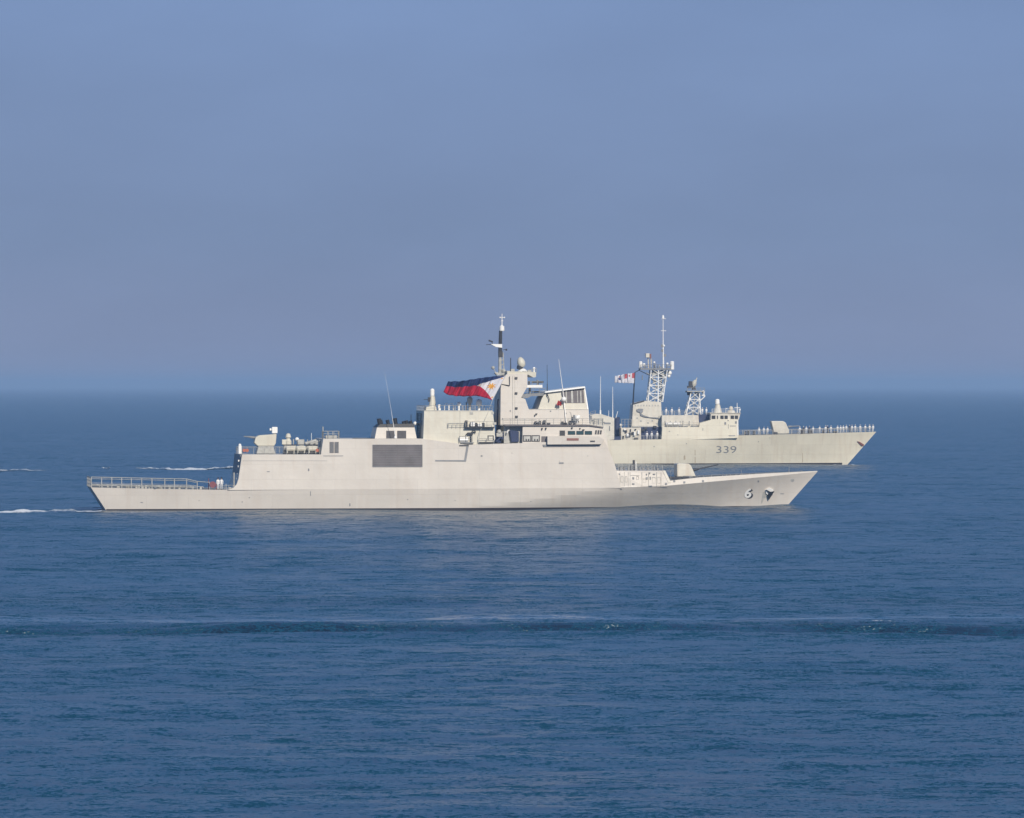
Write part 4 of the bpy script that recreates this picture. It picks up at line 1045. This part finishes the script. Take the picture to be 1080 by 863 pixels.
# main lattice mast
mm = empty('main_lattice_mast'); mm.parent = FRT
mb = MB(); truss(mb, crn(682.6, 698.0, 424, 1.9), crn(686.0, 703.0, 389.5, 1.9), 4, .095)
mb.tube(Lf(694, 424, -1.9), Lf(694.4, 389, -1.9), .16)
mb.build('lattice', M['white'], mm)
mb = MB(); a, b = Lf(674.6, 389.2), Lf(706.5, 389.2); mb.box((a.x, -2.2, a.z-.2), (b.x, 2.2, a.z+.2)); rail(mb, Vector((a.x, -2.2, a.z)), Vector((b.x, -2.2, a.z)), 1.0, 1.0, 2, .04)
mb.tube(Lf(673.6, 390.5), Lf(685, 396), .1); mb.tube(Lf(706, 390), Lf(700, 399), .1); mb.build('main_platform', M['mid'], mm)
mb = MB()
for x, y, r, y2 in ((675.6, 389, .42, 381.2), (708.8, 390.4, .50, 381.0)):
    p = Lf(x, y); mb.lathe(p, [(r*.6, 0), (r, .15), (r, Lf(x, y2).z-p.z-.15), (r*.6, Lf(x, y2).z-p.z)], 12)
mb.build('jammer_pod', M['white'], mm)
mb = MB(); p = Lf(683.4, 375); mb.box(p+Vector((-.6, -.8, -.5)), p+Vector((.3, .8, .5))); mb.tube(p+Vector((0, 0, -.5)), Lf(684, 389), .16); mb.tube(Lf(686.5, 378), Lf(686.8, 389), .12); mb.build('search_radar', M['fsup'], mm, bevel=.1)
mb = MB(); p = Lf(685.6, 375.6); mb.box(p+Vector((-.1, -.5, -.6)), p+Vector((.25, .5, .5))); mb.build('radar_feed', M['brown'], mm)
mb = MB(); mb.tube(Lf(699.6, 389), Lf(699.4, 366), .22, .16, 8); mb.tube(Lf(699.4, 366), Lf(699.3, 334), .13, .07, 6)
mb.tube(Lf(697, 349), Lf(702.6, 349), .07); mb.tube(Lf(697.6, 336.5), Lf(702.4, 336.3), .07); p = Lf(699.3, 336.8); mb.lathe(p, [(.2, 0), (.32, .15), (.25, .7), (.1, 1.0)], 10); mb.ball(Lf(700.2, 364.8), .28)
mb.build('pole_mast', M['white'], mm)
mb = MB(); 
for x, y in ((698.2, 365), (698.4, 370), (701.4, 375), (696.6, 388), (690, 387)): p = Lf(x, y); mb.box(p+Vector((-.22, -.22, -.3)), p+Vector((.22, .22, .35)))
for x, y in ((679, 384), (681, 386), (690, 381), (693.5, 386), (703.5, 383.5)): p = Lf(x, y); mb.tube(p, Lf(x, 389), .09)
mb.build('mast_box', M['mid'], mm)
mb = MB(); 
for x, y, s_ in ((703.8, 383.8, .3), (690, 382.4, .28), (706.2, 393.5, .55), (705.4, 396.8, .4), (679.2, 384.6, .35)): p = Lf(x, y); mb.ball(p, s_)
mb.build('satcom_ball', M['white'], mm)
mb = MB()
for k in range(26):
    x = random.uniform(687, 701.5); y = random.uniform(391, 399.5); p = Lf(x, y, random.uniform(-1.5, 1.5)); s_ = random.uniform(.2, .42)
    mb.box(p-Vector((s_, s_, s_)), p+Vector((s_, s_, s_*.8)))
mb.build('mast_equipment', M['gear'], mm)
mb = MB()
for k in range(12):
    x = random.uniform(688, 699); y = random.uniform(400, 421); p = Lf(x, y, random.uniform(-1.6, 1.6)); s_ = random.uniform(.12, .3)
    mb.box(p-Vector((s_, s_, s_)), p+Vector((s_, s_, s_*2)))
for (x0, y0, x1, y1) in ((676, 386, 684, 386), (704, 386, 709, 385), (687, 389, 687.5, 379), (691.5, 389, 691.6, 383), (695.2, 389, 695.4, 385), (680, 389, 679.6, 385.5), (686, 396, 681.5, 393), (700, 404, 704, 401.5)):
    mb.tube(Lf(x0, y0, -1), Lf(x1, y1, -1), .09)
mb.tube(Lf(690.5, 424, -1.5), Lf(692, 390, -1.5), .12, .12, 6); mb.tube(Lf(697, 424, 1.5), Lf(698, 390, 1.5), .2, .2, 6)
mb.build('cable_trunk', M['gear'], mm)
mb = MB()
for k in range(8):
    x = random.uniform(727, 737); y = random.uniform(413.5, 420); p = Lf(x, y, random.uniform(-.9, .9)); s_ = random.uniform(.12, .3)
    mb.box(p-Vector((s_, s_, s_)), p+Vector((s_, s_, s_*1.5)))
mb.tube(Lf(731, 438), Lf(733, 413), .14); mb.tube(Lf(727, 431), Lf(736.5, 431), .08)
mb.build('mast_equipment', M['gear'], ft)
# ensign staff
mb = MB(); mb.tube(Lf(666.0, 452, -2), Lf(669.6, 393, -2), .20, .14, 8); mb.tube(Lf(669.6, 393, -2), Lf(676, 389.4, -1), .08); mb.build('ensign_staff', M['black'], FRT)
mb = MB(); mb.tube(Lf(677.4, 396), Lf(677.4, 401), .12); mb.build('day_shape', M['mid'], FRT)
# after deckhouse, dark pillar, hangar behind the near ship
mb = block(far, [(655, 464.4), (655, 451.4), (676, 451.0), (676, 464.2)], W(5.0)); fad = mb.build('after_house', M['fsup'], FRT)
mb = MB()
for x, y, wd, hh in ((660.4, 455, 2, 2.4), (664, 458.6, 2.6, 3.8), (667.3, 456.8, 1.8, 2.2), (671, 462.6, 4, 1.8), (657.6, 461, 1.4, 2.6), (665.2, 454, .8, 3), (670.4, 453, 1.6, 1)): slab(far, rect(x-wd/2, y-hh/2, x+wd/2, y+hh/2), -5.5, .6, mb)
mb.build('deck_gear', M['dark'], fad)
mb = MB()
for x, y, wd, hh in ((662, 459, 2.4, 3), (669.4, 457.5, 1.6, 4), (673.5, 456, 2, 4), (659, 453.2, 2.2, 1.6)): slab(far, rect(x-wd/2, y-hh/2, x+wd/2, y+hh/2), -5.7, .6, mb)
mb.build('deck_locker', M['white'], fad, bevel=.05)
mb = MB(); rail(mb, Lf(655, 464.3, -7.4), Lf(697, 463.6, -7.4), 1.0, 1.3, 3, .04); rail(mb, Lf(655.5, 451.2, -4.8), Lf(666, 451.2, -4.8), 2.0, .9, 3, .05); mb.build('deck_rail', M['gear'], fad)
mb = MB(); a = Lf(650.6, 461); mb.tube(a, Lf(650.9, 440), .68, .62, 14); mb.build('exhaust_stack', M['navy'], FRT)
mb = MB(); p = Lf(655, 448.5, -3); mb.ball(p, .36); mb.tube(p, p+Vector((0, 0, -1)), .1); mb.build('satcom_ball', M['white'], FRT)
mb = block(far, [(640, 464.2), (640, 461), (655, 460.4), (655, 464.2)], W(5.5)); mb.build('boat', M['navy'], FRT)
mb = block(far, [(560, 466.4), (562, 446), (622, 444), (622.5, 438.2), (628.0, 436.6), (634, 436.8), (647.8, 441.0), (647.8, 463.6), (640, 464.6)], W(6.4, .05, fz+1)); fh = mb.build('hangar', M['fsup'], FRT)
mb = MB(); hb = W(6.4, .05, fz+1)
for x, y, wd, hh in ((623.5, 440, 1.4, 3), (624.8, 443.6, 2.2, 1.6), (626, 446.4, 1.2, 2), (640.6, 446.5, 7, 1.6), (637, 445.5, 2, 1), (643, 452, 1, 5)): panel(far, rect(x-wd/2, y-hh/2, x+wd/2, y+hh/2), hb, .12, .02, mb)
mb.build('hangar_fitting', M['mid'], fh)
mb = MB(); rail(mb, Lf(622.5, 447.5, -6.6), Lf(636, 447.5, -6.6), 1.4, 1.0, 3, .05); rail(mb, Lf(622.5, 438.5, -5), Lf(628, 436.8, -5), .8, 1, 2, .04)
mb.build('hangar_rail', M['gear'], fh)
mb = MB(); p = Lf(633.2, 436.8, -3); mb.tube(p, p+Vector((0, 0, .9)), .22); mb.tube(p+Vector((0, 0, .8)), Lf(633.4, 397, -3), .11, .05, 6)
mb.tube(Lf(646.2, 441, -3), Lf(646.2, 408, -3), .12, .05, 6); mb.tube(Lf(642, 440, -3), Lf(642, 433, -3), .06); mb.tube(Lf(649.5, 441, -2), Lf(651.5, 434, -2), .08); mb.build('whip_antenna', M['white'], FRT)
# foredeck: gun, rails, bow fittings
g2 = empty('main_gun'); g2.parent = FRT
a = [(816, 455.6), (813.2, 444.2), (826.0, 444.2), (828.8, 446), (832.6, 454.2), (832.2, 457.6), (816.4, 457.8)]
A = [Lf(x, y, -1.7) for x, y in a]; mb = MB(); prism(mb, A, [Vector((p.x, 1.7, p.z)) for p in A]); mb.build('gun_house', M['fsup'], g2, bevel=.2)
mb = MB(); mb.lathe(Lf(824, 459), [(2.0, 0), (2.0, .35)], 20); mb.build('gun_ring', M['mid'], g2)
mb = MB(); mb.tube(Lf(831.5, 450.2), Lf(835, 449.8), .3, .2, 8); mb.tube(Lf(835, 449.8), Lf(843.4, 449.4), .14, .12, 8); mb.build('barrel', M['mid'], g2)
mb = MB(); px_ = [783, 800, 820, 840, 860, 880, 900, 915, 922]
for sg in (-1, 1):
    pr = None
    for x in px_:
        p = Lf(x, 457, -3); bb = max(fsurf(p.x, fK(p.x))-.12, .05); p = Vector((p.x, sg*bb, fK(p.x)))
        if pr is not None: rail(mb, pr, p, 1.05, 1.4, 3, .035)
        pr = p
mb.build('foredeck_rail', M['fsup'], FRT)
mb = MB()
for x, wd, hh in ((786, 2.4, .8), (789.2, 1.6, 1.0), (795.4, 2.6, .8), (818, 4, .5), (846.5, 4, .95), (854.5, 4.6, .75), (873.6, 2.2, .5), (880.6, 4, .4), (868, 2.0, .6)):
    p = Lf(x, 457.5, -1.5); p.z = fK(p.x); s_ = wd/4.4/2; mb.box(p+Vector((-s_, -.5, 0)), p+Vector((s_, .5, hh*1.1)))
mb.build('deck_winch', M['dark'], FRT, bevel=.08)
mb = MB(); panel(far, [(904.4, 465.4), (906.6, 466.0), (911.4, 469.0), (911.0, 470.4), (908.8, 470.2), (906.0, 467.4)], fsurf, .30, .02, mb); mb.build('anchor', M['brown'], FRT)
text_on(far, '339', 755.6, 477.9, 7.4, fsurf, .05, M['mid'], FRT, 'hull_number', bold=-.004, xs=1.42)

# ================================================================== FLAGS
def flag_mat(name, kind):
    m = bpy.data.materials.new(name); m.use_nodes = True; n = m.node_tree.nodes; l = m.node_tree.links; p = n['Principled BSDF']
    p.inputs['Roughness'].default_value = .8
    uv = n.new('ShaderNodeUVMap'); s = n.new('ShaderNodeSeparateXYZ'); l.new(uv.outputs[0], s.inputs[0]); u, v = s.outputs[0], s.outputs[1]
    def mt(op, a, b=None):
        q = n.new('ShaderNodeMath'); q.operation = op
        for k, z in enumerate((a, b)):
            if z is None: continue
            if isinstance(z, (int, float)): q.inputs[k].default_value = z
            else: l.new(z, q.inputs[k])
        return q.outputs[0]
    def mix(f, a, b):
        q = n.new('ShaderNodeMix'); q.data_type = 'RGBA'; l.new(f, q.inputs[0])
        for k, z in ((6, a), (7, b)):
            if isinstance(z, tuple): q.inputs[k].default_value = (*z, 1)
            else: l.new(z, q.inputs[k])
        return q.outputs[2]
    def disc(cx, cy, r, asp=2.0):
        dx = mt('MULTIPLY', mt('SUBTRACT', u, cx), asp); dy = mt('SUBTRACT', v, cy)
        return mt('LESS_THAN', mt('SQRT', mt('ADD', mt('MULTIPLY', dx, dx), mt('MULTIPLY', dy, dy))), r)
    white = (0.75, 0.75, 0.80)
    if kind == 'tricolour':
        c = mix(mt('GREATER_THAN', v, .5), (0.50, 0.008, 0.040), (0.010, 0.030, 0.13))
        tri = mt('LESS_THAN', u, mt('MULTIPLY', mt('SUBTRACT', 1.0, mt('ABSOLUTE', mt('SUBTRACT', mt('MULTIPLY', v, 2.0), 1.0))), .433))
        c = mix(tri, c, white)
        dx = mt('MULTIPLY', mt('SUBTRACT', u, .15), 2.0); dy = mt('SUBTRACT', v, .5)
        rr = mt('SQRT', mt('ADD', mt('MULTIPLY', dx, dx), mt('MULTIPLY', dy, dy)))
        ang = mt('ARCTAN2', dy, dx); ray = mt('ADD', .085, mt('MULTIPLY', mt('POWER', mt('ABSOLUTE', mt('COSINE', mt('MULTIPLY', ang, 4.0))), 3.0), .085))
        c = mix(mt('LESS_THAN', rr, ray), c, (0.80, 0.40, 0.06))
        for a in ((.035, .90, .03), (.035, .10, .03), (.375, .5, .03)): c = mix(disc(*a), c, (0.80, 0.40, 0.06))
    else:
        can = mt('MULTIPLY', mt('LESS_THAN', u, .5), mt('GREATER_THAN', v, .5))
        bars = mt('GREATER_THAN', mt('ABSOLUTE', mt('SUBTRACT', u, .25)), .125)
        leaf = disc(.25, .75, .09)
        red = mt('MULTIPLY', can, mt('MAXIMUM', bars, leaf))
        c = mix(red, white, (0.55, 0.10, 0.11))
        c = mix(disc(.75, .5, .13), c, (0.03, 0.05, 0.25)); c = mix(disc(.75, .74, .07), c, (0.45, 0.08, 0.08))
    l.new(c, p.inputs['Base Color'])
    tr = n.new('ShaderNodeBsdfTranslucent'); l.new(c, tr.inputs[0])
    ms = n.new('ShaderNodeMixShader'); ms.inputs[0].default_value = .25
    l.new(p.outputs[0], ms.inputs[1]); l.new(tr.outputs[0], ms.inputs[2]); l.new(ms.outputs[0], n['Material Output'].inputs[0])
    return m

def flag(sh, top, bot, c, name, m, amp, freq, ripple):
    """top / bot: outline of upper and lower edge from hoist to fly, (px, py) points"""
    NU, NV = 72, 26; vs = []; uvs = []
    def along(t, pts):
        d = [0]
        for a, b in zip(pts[:-1], pts[1:]): d.append(d[-1]+math.hypot(b[0]-a[0], b[1]-a[1]))
        s_ = t*d[-1]; return np.interp(s_, d, [q[0] for q in pts]), np.interp(s_, d, [q[1] for q in pts])
    for i in range(NU+1):
        u = i/NU; a = along(u, top); b = along(u, bot)
        for j in range(NV+1):
            v = j/NV
            vv = v**(1-(1-ripple)*min(1, u/.35))
            x = b[0]+(a[0]-b[0])*vv; y = b[1]+(a[1]-b[1])*vv
            env = min(1, u*2.2)
            off = amp*env*(math.sin(freq*u*6.28+1.6*v) + .55*math.sin(freq*2.3*u*6.28-2.4*v+1) + .35*math.sin(freq*4.1*u*6.28+3*v) + .3*math.sin(freq*.6*u*6.28+5*v))
            y += env*.35*math.sin(freq*1.7*u*6.28+2*v)*(1-abs(2*v-1)*.3)
            vs.append(sh.L(x, y, c+off)); uvs.append((u, v))
    mb = MB(); nv = NV+1
    mb.add(vs, [(i*nv+j, (i+1)*nv+j, (i+1)*nv+j+1, i*nv+j+1) for i in range(NU) for j in range(NV)])
    base = vs[0].copy()
    me = bpy.data.meshes.new(name); me.from_pydata([tuple(v-base) for v in vs], [], mb.f); me.materials.append(m)
    ul = me.uv_layers.new(name='UVMap')
    for lp in me.loops: ul.data[lp.index].uv = uvs[lp.vertex_index]
    me.polygons.foreach_set('use_smooth', [True]*len(me.polygons))
    o = bpy.data.objects.new(name, me); C.objects.link(o)
    o.rotation_euler = (0, 0, sh.a)
    co, si = math.cos(sh.a), math.sin(sh.a)
    o.location = (sh.x0+base.x*co-base.y*si, sh.y0+base.x*si+base.y*co, base.z)
    so = o.modifiers.new('cloth_thickness', 'SOLIDIFY'); so.thickness = .01
    return o
o = flag(near, [(532.8, 396.9), (521, 397.0), (509.5, 398.4), (498, 400.2), (485, 402.2), (472.6, 402.4)],
         [(519.4, 422.4), (514, 420.2), (503, 417.6), (492, 418.2), (480, 417.8), (471, 416.2), (467.6, 413.2)], -4.3, 'flag', flag_mat('blue_red_flag_cloth', 'tricolour'), .50, 4.3, .76)
tag(o, 'large blue and red flag with a white sun triangle streaming from the near frigate mast', 'flag')
o = flag(far, [(669.3, 393.4), (660, 394.4), (648.4, 396.8)], [(668.7, 404.4), (660, 404.2), (648.2, 403.6)], -2.2, 'flag', flag_mat('white_ensign_cloth', 'ensign'), .35, 2.6, 1.0)
tag(o, 'small white ensign with red corner flying from the far frigate staff', 'flag')
o = flag(near, [(588.6, 422.4), (592.4, 424.4)], [(587.0, 427.4), (592.0, 428.2)], -4.1, 'flag', M['red'], .15, 1.5, 1.0)
tag(o, 'small red signal flag hanging beside the radar house of the near frigate', 'flag')

# ================================================================== PEOPLE
def person_mesh(uni, capm):
    me = bpy.data.meshes.new('person_skeleton')
    J = [((0,0,.95),.145),((0,0,1.12),.14),((0,0,1.32),.165),((0,0,1.45),.10),((0,-.01,1.53),.055),((0,-.02,1.62),.095),((0,-.02,1.72),.085),
         ((-.10,0,.86),.095),((-.10,-.01,.5),.065),((-.10,0,.10),.045),((-.10,-.14,.04),.04),
         ((.10,0,.86),.095),((.10,-.01,.5),.065),((.10,0,.10),.045),((.10,-.14,.04),.04),
         ((-.20,0,1.41),.065),((-.24,.02,1.14),.048),((-.24,-.03,.88),.035),((-.24,-.05,.78),.04),
         ((.20,0,1.41),.065),((.24,.02,1.14),.048),((.24,-.03,.88),.035),((.24,-.05,.78),.04)]
    E = [(0,1),(1,2),(2,3),(3,4),(4,5),(5,6),(0,7),(7,8),(8,9),(9,10),(0,11),(11,12),(12,13),(13,14),(2,15),(15,16),(16,17),(17,18),(2,19),(19,20),(20,21),(21,22)]
    me.from_pydata([j[0] for j in J], E, [])
    o = bpy.data.objects.new('person_skeleton', me); C.objects.link(o)
    o.modifiers.new('skin', 'SKIN')
    for k, sv in enumerate(me.skin_vertices[0].data):
        sv.radius = (J[k][1], J[k][1]*.85); sv.use_root = (k == 0)
    sb_ = o.modifiers.new('sub', 'SUBSURF'); sb_.levels = 1; sb_.render_levels = 1
    bpy.context.view_layer.update()
    dg = bpy.context.evaluated_depsgraph_get()
    out = bpy.data.meshes.new_from_object(o.evaluated_get(dg))
    bpy.data.objects.remove(o)
    out.materials.clear()
    for m_ in (uni, M['skin'], M['hair']): out.materials.append(m_)
    for p in out.polygons:
        c = p.center; p.material_index = 0; p.use_smooth = True
        if c.z > 1.50 or (c.z < .84 and abs(c.x) > .19): p.material_index = 1
        if c.z < .075: p.material_index = 2
    return out
PM = {'white': person_mesh(M['uniform'], M['uniform']), 'dark': person_mesh(M['duni'], M['uniform'])}
for v in list(PM.values()): v.name = 'person_body'
def cap_mesh(m):
    mb = MB(); mb.lathe((0, -.01, 1.70), [(.105, 0), (.11, .03), (.145, .07), (.13, .10), (.02, .115)], 12); mb.box((-.09, -.17, 1.70), (.09, -.08, 1.72))
    t = mb.build('cap', m); me = t.data; bpy.data.objects.remove(t); return me
CM = {'white': cap_mesh(M['uniform']), 'dark': cap_mesh(M['hair'])}
def person(sh, x, y, c, z, kind, capk, label, group, face=0.0, s=1.0):
    p = sh.L(x, y, c); z = z if z is not None else p.z
    co, si = math.cos(sh.a), math.sin(sh.a)
    o = bpy.data.objects.new('person', PM[kind]); C.objects.link(o)
    o.location = (sh.x0+p.x*co-c*si, sh.y0+p.x*si+c*co, z); o.rotation_euler = (0, 0, sh.a+face); o.scale = (s, s, s)
    h_ = bpy.data.objects.new('cap', CM[capk]); C.objects.link(h_); h_.parent = o
    tag(o, label, 'person', group); return o
fd = lambda x, c: fK(far.L(x, 457, c).x)
G1 = 'sailors lining the foredeck of the far frigate'
ORD = ['first', 'second', 'third', 'fourth', 'fifth', 'sixth', 'seventh', 'eighth', 'ninth', 'tenth', 'eleventh', 'twelfth', 'thirteenth', 'fourteenth', 'fifteenth', 'sixteenth']
for i, x in enumerate((843.6, 850.4, 857.6, 864.5, 870.8, 876.4, 883.4, 886.6, 889.5, 892.6, 898.6, 902.0, 907.2, 912.6, 917.2, 920.8)):
    cc = -max(fsurf(far.L(x, 457, -2).x, fK(far.L(x, 457, -2).x))-.5, .2)
    person(far, x, 457, cc, fd(x, cc), 'white', 'white', ORD[15-i]+' sailor in white, counted from the bow tip, on the foredeck of frigate 339', G1, random.uniform(-.15, .15), random.uniform(.96, 1.04))
for i, x in enumerate((847.4, 853.6, 872.8, 896)):
    cc = -max(fsurf(far.L(x, 457, -2).x, fK(far.L(x, 457, -2).x))-1.3, .2)
    person(far, x, 457, cc, fd(x, cc), 'dark', 'white', ORD[3-i]+' sailor in dark uniform, counted from the bow, on the foredeck of frigate 339', 'dark uniformed sailors on the far foredeck', random.uniform(-.3, .3))
for i, x in enumerate((800.6, 805.6, 809.6)):
    person(far, x, 457, -6.2, fd(x, -6.2), 'white', 'white', ORD[2-i]+' sailor in white behind the main gun of frigate 339, counted from the gun', 'sailors between bridge and gun of the far frigate', random.uniform(-.2, .2), 1.03)
for i, x in enumerate((682.4, 687.4, 693.2)):
    person(far, x, 463.4, -6.8, fd(x, -6.8) if False else fK(far.L(x, 463, -6.8).x), 'white', 'white', ORD[i]+' sailor in white from the left before the dark boat recess of frigate 339', 'sailors by the far frigate boat recess', 0, 1.05)
for i, x in enumerate((702.6, 708.6, 716.2)):
    person(far, x, 438.1, -4.5, None, 'white', 'white', ORD[i]+' sailor in white from the left on the deckhouse roof between the lattice masts', 'sailors on the far frigate deckhouse roof', 0, 1.0)
for i, x in enumerate((740.8, 745.0)):
    person(far, x, 437.4, -3.5, None, 'white', 'white', ('sailor in white right beside the small lattice mast of frigate 339', 'sailor in white just behind the bridge of frigate 339')[i], 'sailors aft of the far frigate bridge', 0, .95)
pz = zT(near.L(230, 516, -5.9).x)
person(near, 229.9, 516, -5.95, pz, 'white', 'dark', 'sailor in white with dark cap standing beside the red hose reel', 'two sailors on the near flight deck', .25, 1.02)
person(near, 233.6, 516, -5.7, pz, 'white', 'dark', 'sailor in white with dark cap standing nearer the hangar than the red hose reel', 'two sailors on the near flight deck', -.3, 1.02)

# ================================================================== FOAM
def foam_mat():
    m = bpy.data.materials.new('foam'); m.use_nodes = True; n = m.node_tree.nodes; l = m.node_tree.links; p = n['Principled BSDF']
    p.inputs['Base Color'].default_value = (.72, .76, .80, 1); p.inputs['Roughness'].default_value = .9
    tc = n.new('ShaderNodeTexCoord'); t = n.new('ShaderNodeTexNoise'); t.inputs['Scale'].default_value = 1.1; t.inputs['Detail'].default_value = 7; t.inputs['Roughness'].default_value = .7
    l.new(tc.outputs['Object'], t.inputs[0])
    at = n.new('ShaderNodeAttribute'); at.attribute_name = 'cover'
    a = n.new('ShaderNodeMath'); a.operation = 'ADD'; l.new(t.outputs[0], a.inputs[0]); l.new(at.outputs['Fac'], a.inputs[1])
    r = n.new('ShaderNodeMapRange'); r.inputs[1].default_value = .92; r.inputs[2].default_value = 1.12; l.new(a.outputs[0], r.inputs[0])
    l.new(r.outputs[0], p.inputs['Alpha']); return m
FM = foam_mat()
def foam(name, pts, width, hgt, cover, label_kind='stuff'):
    """pts: world centre line (x, y); a low ridge of foam with ragged cover"""
    mb_v, fs, cov = [], [], []
    L_ = [0]
    for a, b in zip(pts[:-1], pts[1:]): L_.append(L_[-1]+math.hypot(b[0]-a[0], b[1]-a[1]))
    NN = max(12, int(L_[-1]/.6)); NW = 9
    for i in range(NN+1):
        s_ = i/NN*L_[-1]; x = np.interp(s_, L_, [p[0] for p in pts]); y = np.interp(s_, L_, [p[1] for p in pts])
        e = math.sin(math.pi*min(max(i/NN, .0), 1))**.5
        for j in range(NW+1):
            t = j/NW*2-1
            h = hgt*e*(1-t*t)*(1+.5*math.sin(s_*.9)+.35*math.sin(s_*2.3+1))
            mb_v.append((x+.3*math.sin(s_*1.7+j), y+t*width*e/2 + .4*math.sin(s_*.6), max(h, 0)+.03+sea_z(x, y)))
            cov.append(cover*e - .35*abs(t)**2 + .18*math.sin(s_*.35)+.1*math.sin(s_*.11+2))
    w_ = NW+1
    for i in range(NN):
        for j in range(NW): fs.append((i*w_+j, (i+1)*w_+j, (i+1)*w_+j+1, i*w_+j+1))
    me = bpy.data.meshes.new(name); me.from_pydata(mb_v, [], fs); me.materials.append(FM)
    at = me.attributes.new('cover', 'FLOAT', 'POINT'); at.data.foreach_set('value', cov)
    me.polygons.foreach_set('use_smooth', [True]*len(fs))
    o = bpy.data.objects.new(name, me); C.objects.link(o); tag(o, kind='stuff'); return o
def wp(px, py): t = F*H/(py-HY); return ((px-CX)/F*t, t)
foam('foam', [wp(-30, 541.5), wp(20, 540.6), wp(60, 539.9), wp(124, 540.6)], 8.0, .26, .80)
foam('foam', [wp(138, 493.4), wp(180, 494.6), wp(215, 494.6), wp(270, 493.0)], 11.0, .24, .86)
foam('foam', [wp(-40, 497), wp(10, 496.2), wp(58, 496.0)], 10.0, .22, .80)
foam('foam', [wp(104, 494), wp(122, 495)], 3.0, .25, .45)
foam('foam', [wp(868, 491.2), wp(893, 491.0), wp(918, 491.8), wp(935, 492.4)], 3.5, .18, .50)
foam('foam', [wp(808, 537.6), wp(826, 536.8), wp(845, 537.4)], 2.0, .12, .35)
foam('foam', [wp(480, 540.2), wp(560, 539.4), wp(645, 538.8)], 2.5, .04, .30)  # faint foam that also paints in the hull's pale reflection
foam('foam', [wp(640, 537.4), wp(700, 534.8), wp(760, 536.4)], 2.2, .06, .28)
foam('foam', [wp(640, 491.6), wp(740, 491.6), wp(800, 491.4)], 3.0, .08, .34)
foam('foam', [wp(112, 540.8), wp(150, 540.9), wp(200, 541)], 1.6, .06, .38)
foam('foam', [wp(700, 657.6), wp(780, 656.6), wp(900, 656.8), wp(1000, 657.2), wp(1095, 656.0)], 2.4, .04, .22)
foam('foam', [wp(905, 660), wp(950, 658.4)], 2.0, .04, .28)
